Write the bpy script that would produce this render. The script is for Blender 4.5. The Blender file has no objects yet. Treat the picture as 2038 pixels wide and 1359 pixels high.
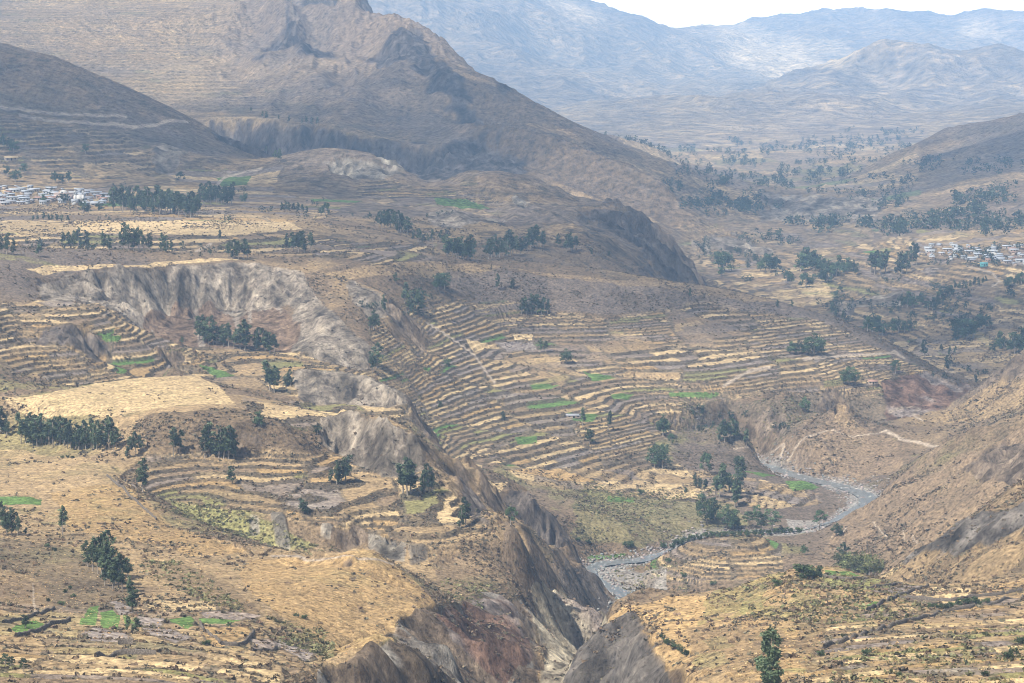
import bpy, math, random
import numpy as np
R = math.radians
random.seed(7)
rng = np.random.default_rng(7)
S = bpy.context.scene
COL = S.collection

# ------------------------------------------------------------------ camera
FPX = 4600.0                       # focal length in pixels of the 2038 px wide photograph
CXP, CYP, HOR = 1019.0, 679.5, 100.0
PITCH = math.atan((CYP - HOR) / FPX)
CP, SP = math.cos(PITCH), math.sin(PITCH)
cam_d = bpy.data.cameras.new('camera')
cam = bpy.data.objects.new('camera', cam_d)
COL.objects.link(cam)
cam_d.sensor_width = 36.0
cam_d.lens = 36.0 * FPX / 2038.0
cam_d.clip_start = 1.0
cam_d.clip_end = 80000.0
cam.location = (0, 0, 0)
cam.rotation_euler = (math.pi / 2 - PITCH, 0, 0)
S.camera = cam

# ------------------------------------------------------------------ sun, sky, exposure
SUN_EL, SUN_AZ = R(52), R(-134)     # azimuth from +Y (view direction) towards +X
sd = (math.sin(SUN_AZ) * math.cos(SUN_EL), math.cos(SUN_AZ) * math.cos(SUN_EL), math.sin(SUN_EL))
sun_d = bpy.data.lights.new('sun', 'SUN')
sun_d.energy = 5.0
sun_d.angle = R(0.53)
sun_d.color = (1.0, 0.95, 0.87)
sun = bpy.data.objects.new('sun', sun_d)
COL.objects.link(sun)
from mathutils import Vector
sun.rotation_euler = Vector(sd).to_track_quat('Z', 'Y').to_euler()
W = bpy.data.worlds.new('World')
S.world = W
W.use_nodes = True
nt = W.node_tree
nt.nodes.clear()
wo = nt.nodes.new('ShaderNodeOutputWorld')
bg = nt.nodes.new('ShaderNodeBackground')
sky = nt.nodes.new('ShaderNodeTexSky')
sky.sky_type = 'NISHITA'
sky.sun_disc = False
sky.sun_elevation = SUN_EL
sky.sun_rotation = SUN_AZ
sky.altitude = 3400
bg.inputs['Strength'].default_value = 0.048
# broken high cloud over the blue: white in the sky itself
tc = nt.nodes.new('ShaderNodeTexCoord')
mp = nt.nodes.new('ShaderNodeMapping')
mp.inputs['Scale'].default_value = (2.2, 2.2, 9.0)
ns = nt.nodes.new('ShaderNodeTexNoise')
ns.inputs['Scale'].default_value = 2.6
ns.inputs['Detail'].default_value = 7
ns.inputs['Roughness'].default_value = 0.6
cr = nt.nodes.new('ShaderNodeValToRGB')
cr.color_ramp.elements[0].position = 0.44
cr.color_ramp.elements[0].color = (0.0, 0.0, 0.0, 1)
cr.color_ramp.elements[1].position = 0.62
cr.color_ramp.elements[1].color = (0.9, 0.9, 0.9, 1)
# the far cloud bank low over the mountains is nearly unbroken
sx_ = nt.nodes.new('ShaderNodeSeparateXYZ')
lo = nt.nodes.new('ShaderNodeMapRange')
lo.inputs['From Min'].default_value = 0.03; lo.inputs['From Max'].default_value = 0.16
lo.inputs['To Min'].default_value = 0.5; lo.inputs['To Max'].default_value = 0.0
ad = nt.nodes.new('ShaderNodeMath'); ad.operation = 'ADD'
mx = nt.nodes.new('ShaderNodeMixRGB')
mx.inputs[2].default_value = (11.5, 11.3, 11.4, 1)
mx2 = nt.nodes.new('ShaderNodeMixRGB'); mx2.inputs[2].default_value = (30, 27.5, 27, 1)
l2 = nt.nodes.new('ShaderNodeMath'); l2.operation = 'MULTIPLY'; l2.inputs[1].default_value = 1.8
L = nt.links.new
L(tc.outputs['Generated'], mp.inputs[0]); L(mp.outputs[0], ns.inputs['Vector']); L(tc.outputs['Generated'], sx_.inputs[0]); L(sx_.outputs['Z'], lo.inputs['Value']); L(ns.outputs['Fac'], ad.inputs[0]); L(lo.outputs[0], ad.inputs[1]); L(ad.outputs[0], cr.inputs[0])
L(cr.outputs[0], mx.inputs[0]); L(sky.outputs[0], mx.inputs[1]); L(mx.outputs[0], mx2.inputs[1]); L(l2.outputs[0], mx2.inputs[0]); L(lo.outputs[0], l2.inputs[0]); L(mx2.outputs[0], bg.inputs[0]); L(bg.outputs[0], wo.inputs[0])
S.view_settings.view_transform = 'Standard'
S.view_settings.look = 'None'
S.view_settings.gamma = 1
S.view_settings.exposure = 0.88
S.render.engine = 'CYCLES'
cy = S.cycles
cy.max_bounces = 4
cy.diffuse_bounces = 2
cy.glossy_bounces = 1
cy.transmission_bounces = 1
cy.volume_bounces = 1
cy.transparent_max_bounces = 32
cy.use_denoising = True
cy.use_adaptive_sampling = False
cy.filter_width = 0.95
try:
    cy.denoiser = 'OPENIMAGEDENOISE'
    cy.denoising_input_passes = 'RGB_ALBEDO_NORMAL'
except Exception:
    pass

# ------------------------------------------------------------------ helpers: projection and noise
def slope_of(py):
    """vertical slope Z/Y of the sight line through picture row py (column centre)"""
    yc = -(np.asarray(py, float) - CYP) / FPX
    return (-SP + yc * CP) / (CP + yc * SP)

def ray_u(px, py):
    yc = -(np.asarray(py, float) - CYP) / FPX
    return (np.asarray(px, float) - CXP) / FPX / (CP + yc * SP)

def project(x, y, z):
    fw = y * CP - z * SP
    up = y * SP + z * CP
    return CXP + FPX * x / fw, CYP - FPX * up / fw

LAT = [np.random.default_rng(100 + k).random((256, 256)).astype(np.float32) for k in range(8)]

def vnoise(x, y, k=0):
    x = np.asarray(x, np.float32); y = np.asarray(y, np.float32)
    xi = np.floor(x); yi = np.floor(y)
    fx = x - xi; fy = y - yi
    xi = xi.astype(np.int32) & 255; yi = yi.astype(np.int32) & 255
    x1 = (xi + 1) & 255; y1 = (yi + 1) & 255
    fx = fx * fx * (3 - 2 * fx); fy = fy * fy * (3 - 2 * fy)
    T = LAT[k % 8]
    a = T[yi, xi]; b = T[yi, x1]; c = T[y1, xi]; d = T[y1, x1]
    return ((a + (b - a) * fx) * (1 - fy) + (c + (d - c) * fx) * fy) * 2 - 1

def fbm(x, y, scale, octs=4, k=0, gain=0.5):
    s = 0.0; a = 1.0; n = 0.0
    for o in range(octs):
        f = 2.0 ** o / scale
        c, si = math.cos(o * 0.9 + k), math.sin(o * 0.9 + k)
        s = s + a * vnoise((x * c + y * si) * f + 17.3 * o + 31 * k, (y * c - x * si) * f + 5.1 * o + 13 * k, k + o)
        n += a
        a *= gain
    return s / n

def ridged(x, y, scale, octs=4, k=0):
    s = 0.0; a = 1.0; n = 0.0
    for o in range(octs):
        f = 2.0 ** o / scale
        c, si = math.cos(o * 1.1 + k), math.sin(o * 1.1 + k)
        v = 1 - np.abs(vnoise((x * c + y * si) * f + 9.7 * o + 23 * k, (y * c - x * si) * f + 3.3 * o + 7 * k, k + o)) * 1.6
        s = s + a * v
        n += a
        a *= 0.5
    return s / n

def hash01(a, b=0, c=0):
    v = np.sin(np.asarray(a, np.float64) * 12.9898 + np.asarray(b, np.float64) * 78.233 + np.asarray(c, np.float64) * 37.719) * 43758.5453
    return v - np.floor(v)

def sstep(a, b, x):
    t = np.clip((x - a) / (b - a), 0, 1)
    return t * t * (3 - 2 * t)

def inpoly(px, py, pts):
    ins = np.zeros(px.shape, bool)
    n = len(pts)
    for i in range(n):
        x0, y0 = pts[i]; x1, y1 = pts[(i + 1) % n]
        if y0 == y1:
            continue
        c = ((y0 > py) != (y1 > py)) & (px < (x1 - x0) * (py - y0) / (y1 - y0) + x0)
        ins ^= c
    return ins

# ------------------------------------------------------------------ the lie of the land: survey points
# H: (picture column, row, height above the valley floor in m);  D: (column, row, distance in m);
# N: (column, distance, height above floor) for ground hidden in the photograph
def floor_z(d):
    return -310 + 0.008 * (d - 1500)
CTRL = []
def _add(u, d, z):
    CTRL.append((u, d, z))
def Hpt(px, py, h):
    s = -slope_of(py)
    d = (322 - h) / (s + 0.008)
    return (float(ray_u(px, py)), float(d), float(-s * d))
def Dpt(px, py, d):
    return (float(ray_u(px, py)), float(d), float(slope_of(py) * d))
def Npt(px, d, h):
    return ((px - CXP) / FPX, float(d), floor_z(d) + h)
def line(fn, pts, step=30):
    q = [fn(*p) for p in pts]
    for i in range(len(q)):
        _add(*q[i])
        if i + 1 < len(q):
            n = int(abs(pts[i + 1][0] - pts[i][0]) // step)
            for k in range(1, n):
                t = k / n
                _add(*[q[i][c] * (1 - t) + q[i + 1][c] * t for c in range(3)])
def sheet(fn, rows, m=9, n=3):
    # ground stretched between successive rows of survey points
    Q = []
    for r in rows:
        q = np.array([fn(*p) for p in r])
        t = np.linspace(0, 1, m); tq = (q[:, 0] - q[0, 0]) / (q[-1, 0] - q[0, 0])
        Q.append(np.stack([np.interp(t, tq, q[:, c]) for c in range(3)], 1))
    for i in range(len(Q) - 1):
        for k in range(n):
            for p in Q[i] * (1 - k / n) + Q[i + 1] * (k / n):
                _add(*map(float, p))
    for p in Q[-1]:
        _add(*map(float, p))
def pts(fn, P):
    for p in P:
        _add(*fn(*p))

# right foreground hill
line(Hpt, [(1195,1250,100),(1250,1212,105),(1330,1190,108),(1400,1185,110),(1500,1170,116),(1560,1147,120),(1600,1132,124),(1650,1132,126),(1720,1147,125),(1790,1165,124),(1850,1172,124),(1930,1170,126),(2038,1166,130),(2250,1150,140)])
sheet(Hpt, [[(1330,1190,108),(1400,1185,110),(1500,1170,116),(1560,1147,120),(1600,1132,124),(1650,1132,126),(1720,1147,125),(1790,1165,124),(1930,1170,126),(2038,1166,130),(2250,1150,140)],
            [(1345,1250,122),(1400,1250,128),(1500,1240,135),(1600,1230,141),(1800,1230,146),(2000,1230,150),(2250,1230,155)],
            [(1350,1310,142),(1500,1300,158),(1700,1300,170),(1900,1300,175),(2038,1300,178),(2250,1300,185)],
            [(1350,1359,156),(1500,1359,177),(1700,1359,193),(1900,1359,197),(2038,1359,200),(2250,1359,205)],
            [(1350,1450,172),(1500,1450,194),(1700,1450,208),(1900,1450,212),(2250,1450,217)]], 14, 4)
line(Hpt, [(1195,1250,100),(1165,1295,98),(1130,1359,92)], 12)
pts(Hpt, [(1230,1280,118),(1260,1310,126),(1300,1359,142),(1230,1359,120),(1290,1270,124)])
line(Npt, [(1250,960,30),(1350,985,30),(1450,1000,45),(1600,1010,58),(1700,1040,64),(1800,980,75)], 60)
pts(Npt, [(1350,350,190),(1500,350,205),(1700,350,213),(1900,350,217),(2100,350,218),(2250,350,221)])
line(Npt, [(1235,1270,0),(1190,1150,-2),(1150,1050,-3),(1120,950,-4),(1090,850,-5),(1060,750,-6),(1020,650,-7),(980,550,-8),(900,350,-8)], 20)
# gorge wall
pts(Dpt, [(790,1320,745),(830,1275,790),(890,1245,835),(650,1359,605),(800,1330,720),(850,1290,770),(900,1300,760),(950,1359,690),(860,1359,660),(760,1359,640),
          (920,1250,850),(960,1300,800),(1000,1359,740),(980,1230,900),(1040,1300,870),(1060,1359,830),(940,1210,900),
          (1075,1195,1090),(1110,1250,1040),(1085,1300,975),(1110,1330,960),(1170,1235,1110),(1180,1280,1060),(1197,1243,1130),(1150,1320,990),(1120,1359,930),(1030,1220,965),(1020,1160,1050)])
# left foreground hill
line(Hpt, [(640,1290,136),(700,1275,130),(760,1258,124),(820,1230,116),(872,1205,110)], 20)
line(Hpt, [(215,948,110),(280,1000,111),(330,1045,111),(400,1070,112),(500,1097,113),(600,1112,113),(660,1108,116),(710,1090,122),(760,1105,116),(800,1135,113),(850,1180,111),(872,1205,110)], 25)
sheet(Hpt, [[(-200,900,95),(0,900,95),(100,905,97),(200,930,106),(230,960,109),(280,1000,111),(330,1045,111),(500,1097,113)],
            [(-200,1000,114),(0,1000,111),(100,1000,111),(200,1020,114),(330,1070,118),(500,1110,116)],
            [(-200,1100,133),(0,1100,130),(60,1130,128),(130,1100,125),(200,1110,125),(300,1120,125),(500,1130,121),(600,1125,118),(660,1110,117),(710,1092,122),(760,1105,117),(800,1135,113),(872,1205,110)],
            [(-200,1200,149),(0,1200,145),(100,1185,138),(200,1180,135),(300,1180,134),(500,1170,130),(600,1165,126),(700,1165,121),(780,1190,117),(850,1205,112)],
            [(-200,1260,157),(0,1260,154),(150,1235,147),(300,1240,146),(450,1240,143),(550,1240,138),(640,1260,130),(760,1256,123)],
            [(-200,1310,166),(0,1310,163),(200,1310,161),(400,1310,158),(550,1300,148),(640,1291,137)],
            [(-200,1359,175),(0,1359,172),(300,1359,171),(500,1359,163),(600,1340,152)],
            [(-200,1450,190),(0,1450,187),(300,1450,186),(500,1450,176),(620,1450,160)]], 14, 4)
pts(Npt, [(-200,350,215),(0,350,211),(200,350,210),(400,350,203),(550,350,185),(700,400,130)])
# terrace spur and the green gully before it
line(Hpt, [(345,1000,93),(450,1060,86),(560,1090,82),(640,1100,80),(720,1090,79)], 25)
line(Hpt, [(420,1000,95),(480,1012,94),(600,1030,93),(700,1040,91),(740,1060,88),(800,1075,87),(900,1080,85),(960,1075,82),(985,1070,81)], 25)
pts(Hpt, [(300,960,100),(420,960,98),(600,970,97),(800,1000,92),(900,1030,87),(300,920,104),(450,910,105),(600,920,103),(700,950,98),(850,990,93),(520,950,100)])
pts(Dpt, [(760,1100,1055),(850,1110,1050),(850,1150,1015),(900,1190,980),(960,1150,1040),(1000,1190,1010),(800,1130,1000),(1000,1110,1100),(900,1120,1052),(780,1090,1062)])
# grey cliff by the terraces
line(Hpt, [(640,830,115),(700,825,117),(760,840,118),(820,872,112),(843,920,103)], 15)
line(Hpt, [(660,890,102),(700,925,98),(760,945,96),(800,948,95),(845,945,95)], 20)
pts(Hpt, [(600,865,112),(560,850,116),(600,895,103),(520,905,104),(470,905,105),(400,908,104),(300,905,105),(470,850,118),(400,835,119),(340,840,117),(300,860,113),(650,860,110)])
# tan hill on the left
line(Hpt, [(0,760,120),(60,775,118),(100,785,117),(180,768,117),(250,755,118),(380,748,118),(430,775,118),(470,805,118),(560,845,116)], 25)
pts(Hpt, [(100,890,98),(200,890,100),(100,835,108),(100,800,115),(200,800,116),(300,790,117),(200,835,110),(0,830,107),(0,870,99),(270,835,113),(380,790,118),(-200,800,118)])
line(Hpt, [(-60,610,142),(0,650,137),(60,730,118),(95,772,112)], 12)
# left terraces, hillock with a rock face
pts(Hpt, [(150,772,106),(220,755,108),(150,720,112),(250,720,110),(300,740,106),(60,700,120),(300,690,116),(350,680,114),(250,640,126),(250,600,132),(0,625,138),(0,600,142),(380,690,106)])
line(Hpt, [(70,695,118),(100,712,114),(130,716,112),(170,712,113),(215,705,114)], 15)
line(Hpt, [(85,668,126),(112,650,134),(130,632,142),(146,648,134),(180,670,126),(215,690,119)], 12)
line(Hpt, [(20,612,139),(70,600,140),(130,603,140),(190,605,140),(230,628,131)], 20)
# amphitheatre cliff
line(Hpt, [(-80,550,152),(60,545,150),(120,540,148),(230,530,147),(400,520,145),(500,517,144),(580,530,140),(640,542,136),(700,555,130),(775,590,122),(800,610,112)], 20)
line(Dpt, [(60,560,1640),(120,552,1670),(230,545,1712),(400,535,1772),(500,532,1793),(580,545,1783)], 20)
pts(Hpt, [(130,600,130),(200,600,125),(280,630,112)])
line(Dpt, [(330,600,1737),(400,600,1745),(480,600,1760),(560,600,1752),(600,600,1745)], 20)
pts(Hpt, [(350,660,104),(420,650,106),(480,660,104),(560,690,98),(340,690,100),(420,695,98),(480,698,97),(540,710,95),(600,725,93),(620,570,128),(650,620,118),(720,640,112),(745,690,100),(640,700,100),(700,730,92),(680,600,122),(610,650,109),(780,640,107),(800,680,94)])
# strip fields under the cliff, second grey cliff
pts(Hpt, [(400,720,97),(450,740,95),(550,770,90),(500,745,94),(330,700,99),(350,745,95),(430,780,90),(560,825,82),(650,805,83),(500,800,90),(480,770,92)])
line(Hpt, [(585,742,97),(630,736,98),(680,735,98),(720,745,97),(760,765,93),(825,800,86)], 15)
line(Dpt, [(600,790,1478),(640,792,1486),(690,795,1492),(740,798,1482),(780,803,1472)], 15)
pts(Hpt, [(700,815,82),(780,820,78),(600,810,84)])
# central terraces down to the river
line(Hpt, [(600,530,138),(660,530,140),(760,528,135),(880,520,128),(1000,532,118),(1100,545,112),(1200,555,108),(1330,566,98),(1420,572,92),(1560,600,80),(1640,625,70),(1700,655,62),(1760,690,52),(1850,730,40),(1930,772,28)], 25)
pts(Hpt, [(880,930,42),(880,900,45),(1000,880,40),(1000,930,33),(1000,800,52),(1000,700,68),(1000,640,82),(1000,590,100),(880,570,112),(850,640,96),(850,700,82),(850,760,70),(850,800,62),(850,850,52),(800,640,104),(800,620,108),(920,640,90),(920,700,76),
          (1200,600,93),(1200,640,80),(1200,700,66),(1200,800,46),(1200,880,32),(1200,930,22),(1400,620,78),(1400,700,60),(1400,760,50),(1400,790,46),(1560,780,45),(1600,700,56),(1600,650,66),(1650,760,42),(1700,720,46),(1750,755,38),(1830,745,37),(1925,778,26),(1760,830,22),(1850,830,20),(1900,805,22),(1500,750,49),(1100,750,58),(1300,750,52),(1100,830,44),(1300,840,34)])
pts(Dpt, [(1400,850,1712),(1400,880,1690),(1500,860,1702),(1450,830,1722),(1560,820,1752),(1620,806,1812)])
pts(Hpt, [(1300,940,14),(1400,960,12),(1200,1000,14),(1300,1000,11),(1400,1040,8),(1500,1000,6),(1550,960,5),(1600,950,4),(1100,960,26),(1050,935,30),(1150,1050,16),(1250,1050,12),(1180,1090,6),(1300,1080,5),
          (1430,1060,21),(1380,1070,18),(1500,1060,20),(1540,1075,15),(1335,1095,11),(1400,1140,8),(1530,1130,10),(1300,1140,3),(1600,1080,6),(1500,1150,6)])
# spurs running down to the river
pts(Hpt, [(900,945,62),(950,930,66),(1000,945,60),(1010,965,56),(960,1000,60),(1000,1050,54),(1050,1080,46),(1100,1110,36)])
line(Hpt, [(1015,966,57),(1040,975,57),(1065,990,54),(1095,1025,44),(1130,1072,30)], 12)
line(Dpt, [(985,992,1300),(1010,1025,1305),(1050,1058,1312),(1100,1084,1318)], 15)
line(Npt, [(1060,1400,30),(1100,1400,22),(1150,1390,12),(1180,1375,6)], 20)
line(Hpt, [(1110,1108,33),(1150,1104,27),(1180,1122,21),(1205,1155,13),(1230,1190,4)], 12)
line(Dpt, [(1125,1175,1222),(1160,1205,1238),(1205,1217,1264)], 15)
pts(Dpt, [(1060,1150,1180),(1100,1150,1215),(1080,1120,1235),(1060,1175,1140),(1000,1080,1185),(930,1040,1150),(1040,1110,1215)])
# river bed
RIVER = [(1380,914,9.9),(1450,908,9.3),(1500,918,8.7),(1560,938,8.7),(1620,955,8.7),(1680,968,9.3),(1722,985,9.9),(1728,1000,9.9),(1690,1022,7.4),(1640,1042,1.2),(1580,1056,1.2),(1500,1060,1.2),(1440,1064,1.2),(1380,1072,1.2),(1330,1094,1.2),(1280,1112,7.4),(1230,1117,8.7),(1190,1124,7.4),(1178,1140,4.3),(1200,1160,5.0),(1240,1180,8.1),(1262,1192,8.1),(1256,1206,7.4),(1240,1222,5.0)]
line(Hpt, [(a, b, -1.0) for a, b, w in RIVER], 20)
# right-hand slopes
line(Hpt, [(2250,560,120),(2038,690,70),(1985,735,52),(1935,790,25)], 20)
pts(Hpt, [(2038,760,55),(1960,800,35),(1885,818,22),(1850,842,18),(1672,818,36),(1640,836,27),(1704,836,27),(1620,852,22),(1725,853,23),(1560,880,18),(1640,900,13),(1750,880,18),(1530,900,8),(1650,935,8),(1780,940,14),(1560,928,3),(1800,870,22),(1870,890,24),(1950,850,38),(2038,820,50),(1900,840,24),(1700,950,4)])
pts(Npt, [(1670,1815,13),(1672,1780,18),(1645,1775,16),(1704,1775,16),(1600,1800,15),(1740,1800,15),(1950,1950,10)])
pts(Hpt, [(1660,825,34),(1684,825,34),(1650,832,29),(1694,832,29),(1672,838,30),(1672,856,22),(1600,866,19),(1560,892,10)])
line(Hpt, [(2250,760,105),(2038,830,75),(1960,855,62),(1850,910,44),(1760,965,24),(1720,1000,12),(1660,1050,4)], 20)
pts(Hpt, [(1800,1000,32),(1900,950,54),(2038,920,78),(1750,1060,22),(1850,1030,44),(1950,990,68),(1650,1090,10),(1720,1110,18),(2250,900,110)])
line(Hpt, [(1740,1160,74),(1760,1150,74),(1820,1108,82),(1880,1060,94),(1920,1040,103),(1980,1010,113),(2038,985,122),(2250,900,160)], 20)
pts(Hpt, [(1850,1130,88),(1950,1100,104),(2038,1070,116),(1900,1160,100),(2000,1155,110),(1800,1158,84),(2038,1120,122)])
# plateau with the village
pts(Hpt, [(0,460,145),(150,450,141),(300,450,139),(450,440,138),(550,430,136),(700,470,126),(700,510,115),(760,460,125),(850,480,112),(950,470,112),(950,500,108),(1060,500,105),(1150,510,96),(1250,540,80),(1100,480,108),
          (0,405,138),(100,390,138),(200,400,137),(330,415,136),(100,370,140),(350,370,138),(500,380,132),(600,400,128),(450,350,138),(-200,430,142),(-200,380,145)])
pts(Dpt, [(0,505,1850),(100,515,1960),(300,510,1950),(500,505,1960),(600,510,1950),(300,470,2060),(100,472,2060),(500,470,2080),(600,470,2120)])
# dark hill behind the village
line(Dpt, [(-250,40,3600),(0,88,3500),(100,110,3480),(200,150,3450),(300,195,3420),(400,245,3380),(470,285,3330),(530,325,3250)], 30)
pts(Dpt, [(0,200,3260),(150,230,3240),(300,270,3200),(420,310,3140),(0,300,2960),(150,310,2980),(300,330,2960),(420,350,2960),(340,300,3060),(390,350,2950),(-200,250,3100)])
pts(Npt, [(0,3950,240),(200,3900,190),(400,3800,150)])
# two low mounds
line(Dpt, [(560,315,3060),(600,300,3075),(650,293,3080),(740,305,3060),(820,345,3000),(860,370,2950)], 30)
pts(Dpt, [(650,340,2950),(600,370,2850),(700,390,2780),(800,400,2750),(720,350,2930)])
pts(Npt, [(900,3040,75),(950,3070,78),(1040,3060,66),(1110,3030,50),(1000,3120,60)])
pts(Npt, [(1395,2600,6),(1402,2750,6),(1392,2450,8),(1402,2300,16),(1410,2900,5),(1340,2980,14),(1285,3080,18),(1225,3180,22),(1180,3250,28)])
pts(Npt, [(650,3350,110),(760,3300,95),(880,3200,80),(1000,3180,60),(1150,3150,40)])
line(Dpt, [(860,378,2930),(900,350,2950),(935,342,2960),(1000,340,2965),(1060,345,2960),(1100,368,2940),(1150,386,2900)], 20)
line(Dpt, [(1150,394,2860),(1210,401,2840),(1260,424,2810),(1305,462,2770),(1325,498,2740),(1345,528,2710),(1368,553,2690)], 15)
line(Dpt, [(1128,402,2780),(1160,435,2700),(1210,462,2620),(1250,500,2540),(1272,545,2470)], 20)
pts(Dpt, [(900,400,2780),(950,420,2650),(1000,440,2560),(880,440,2480),(1080,440,2600),(1100,420,2700),(1200,430,2760),(1260,465,2690),(1300,520,2610),(1330,550,2600),(1000,390,2820),(1050,400,2780),(1170,500,2440),(1080,480,2420)])
pts(Npt, [(900,3040,75),(950,3070,78),(1040,3060,66),(1110,3030,50),(1000,3120,60)])
pts(Npt, [(1395,2600,6),(1402,2750,6),(1392,2450,8),(1402,2300,16),(1410,2900,5),(1340,2980,14),(1285,3080,18),(1225,3180,22),(1180,3250,28)])
pts(Npt, [(650,3350,110),(760,3300,95),(880,3200,80),(1000,3180,60),(1150,3150,40)])
line(Dpt, [(870,372,2930),(920,345,2950),(990,340,2960),(1080,350,2950),(1150,385,2900),(1200,400,2880),(1270,440,2820),(1320,500,2720),(1362,546,2680)], 25)
pts(Dpt, [(900,400,2780),(950,420,2650),(1000,440,2560),(880,440,2480),(1100,440,2600),(1150,410,2750),(1200,470,2550),(1280,530,2450),(1000,390,2820)])
# great mountain
line(Dpt, [(720,-5,5000),(760,22,4930),(800,55,4850),(870,112,4700),(960,165,4450),(1040,212,4250),(1120,265,4050),(1200,312,3850),(1280,365,3650),(1350,412,3450)], 25)
pts(Hpt, [(1400,432,25),(1375,440,30)])
pts(Dpt, [(0,0,5600),(200,0,5600),(400,0,5500),(550,0,5300),(100,60,5000),(300,80,4900),(500,80,4850),(700,80,4700),(800,130,4500),(700,160,4350),(900,220,4100),(600,160,4400),(450,170,4400),(400,130,4600),(850,262,3850),(950,300,3690),(1050,330,3580),(1150,370,3450),(1250,420,3280),(0,120,4500),(200,170,4300),(300,210,4150),(-200,0,5300),(620,60,4850),(540,110,4700)])
for a in [(0,6500,640),(300,6500,660),(600,6300,640),(680,5900,520),(-250,6500,640),(450,7500,700),(600,7200,620),(800,5800,230),(850,5400,200),(930,5200,120),(1000,5000,90),(1100,4700,60),(760,6800,330),(850,6300,150),(950,6000,60),(1050,5700,30),(860,7500,110),(960,7000,30),(1060,6700,20),(1000,8200,30),(880,9000,90),(1150,5600,20)]:
    _add((a[0] - CXP) / FPX, a[1], -310 + a[2])
line(Dpt, [(420,232,4000),(560,240,3950),(700,255,3850),(780,275,3780),(860,285,3730)], 30)
line(Dpt, [(420,240,3900),(480,246,3880),(600,258,3800),(700,272,3740),(800,285,3700),(870,290,3680)], 25)
line(Dpt, [(420,285,3865),(480,300,3845),(600,312,3765),(700,322,3700),(800,332,3640),(870,345,3560)], 25)
line(Dpt, [(880,280,3690),(930,268,3760),(1000,290,3700),(1060,320,3610)], 25)
line(Dpt, [(900,352,3480),(1000,350,3440),(1080,362,3380)], 25)
# bluff on the far shoulder
line(Dpt, [(1110,266,5100),(1180,275,5000),(1213,283,4950)], 15)
line(Npt, [(1130,4800,45),(1180,4850,25),(1232,4900,12)], 20)
# valley floor and the right side
pts(Hpt, [(1250,330,10),(1400,340,5),(1600,340,5),(1750,350,10),(1300,300,5),(1500,300,5),(1700,305,5),(1400,380,10),(1600,365,5),(1500,420,20),(1560,402,27),(1640,388,40),(1700,388,38),(1500,440,14),(1600,445,18),(1720,430,22),(1750,398,28),
          (1640,375,10),(1450,470,20),(1380,475,22),(1450,500,8),(1380,510,8),(1600,500,12),(1700,470,20),(1500,540,6),(1600,540,8),(1700,540,14),(1800,500,30),(1850,490,38),(1950,500,40),(2038,520,42),(1850,535,32),(1950,550,32),(2038,568,32),(1900,470,42),(2000,450,48),(2038,400,70),(1900,420,50),(1800,440,34),
          (1800,600,12),(1900,620,14),(2038,640,16),(1700,610,7),(1850,690,6),(1950,700,8),(1900,760,6),(2000,690,14),(1560,570,5),(1420,560,5),(2250,500,60),(2250,640,30),(1750,570,12),(1860,570,20)])
line(Dpt, [(1775,332,5000),(1830,300,5000),(1880,275,4950),(1930,255,4900),(1980,250,4850),(2038,238,4800),(2250,190,4800)], 30)
pts(Dpt, [(1850,330,4600),(1950,320,4400),(2038,310,4300),(1900,370,4000),(2038,360,3900)])
# far valley and far mountains
pts(Dpt, [(1640,170,9500),(1500,220,9000),(1750,240,8800),(1640,230,8700),(1450,285,7600),(1640,282,7500),(1800,282,7500),(1300,285,7500),(1250,210,9500),(1100,215,9000),(1060,205,9200),(1300,240,8500),(1150,260,8000),(1400,190,9500),(1560,195,9300),(1720,200,9200),
          (1450,172,11500),(1600,130,11500),(1800,120,11000),(1900,150,10500),(1850,200,9800),(1800,230,9300),(2038,180,9500),(1950,210,9000),(2038,240,8000),(1900,248,8200),(1960,120,10900)])
line(Dpt, [(1600,130,11500),(1660,100,11500),(1700,82,11500),(1740,70,11500),(1850,70,11500),(2038,76,11500),(2250,70,11500)], 40)
line(Npt, [(1600,13000,60),(1850,13000,150),(2100,13000,160)], 80)
line(Dpt, [(1150,-25,16800),(1190,0,17000),(1220,12,17000),(1260,13,17000),(1300,36,17500),(1400,43,18000),(1500,41,18000),(1530,32,18000),(1600,37,18000),(1700,38,18000),(1790,35,18000),(1850,29,18000),(1885,46,18000),(1960,38,18000),(2038,27,18000),(2250,5,18000)], 30)
pts(Dpt, [(800,-60,15000),(1000,-60,15500),(850,30,13500),(1000,60,13500),(1200,60,14000),(1000,120,12000),(1150,130,12000),(1300,100,13500),(1400,120,13000),(1100,180,10500),(950,130,11500),(1500,90,15000),(1600,72,16000),(1800,56,16000),(300,-100,14000),(0,-100,14000),(2038,60,15500),(840,10,13500),(960,-5,14000)])

C = np.array(CTRL)
KU = 1.0
cu, cb, cz = C[:, 0], np.log(C[:, 1]), C[:, 2]
# ------------------------------------------------------------------ smooth surface through the survey points
def kern(r, b):
    return -(r * np.sqrt(r)) if b else -r
def rbf_fit(cu, cb, v, b, lam):
    P = np.stack([cu, cb], 1)
    r = np.sqrt(((P[:, None] - P[None]) ** 2).sum(-1))
    n = len(P)
    M = np.zeros((n + 1, n + 1)); M[:n, :n] = kern(r, b) + lam * np.eye(n); M[:n, n] = 1; M[n, :n] = 1
    w = np.linalg.solve(M, np.append(v, 0))
    return P.astype(np.float32), w, b
def rbf_eval(F, u, b):
    P, w, kb = F
    out = np.empty(u.shape, np.float32)
    w32 = w[:-1].astype(np.float32)
    for i in range(0, len(u), 4000):
        du = u[i:i + 4000, None] - P[None, :, 0]
        db = b[i:i + 4000, None] - P[None, :, 1]
        out[i:i + 4000] = kern(np.sqrt(du * du + db * db), kb) @ w32 + w[-1]
    return out

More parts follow.
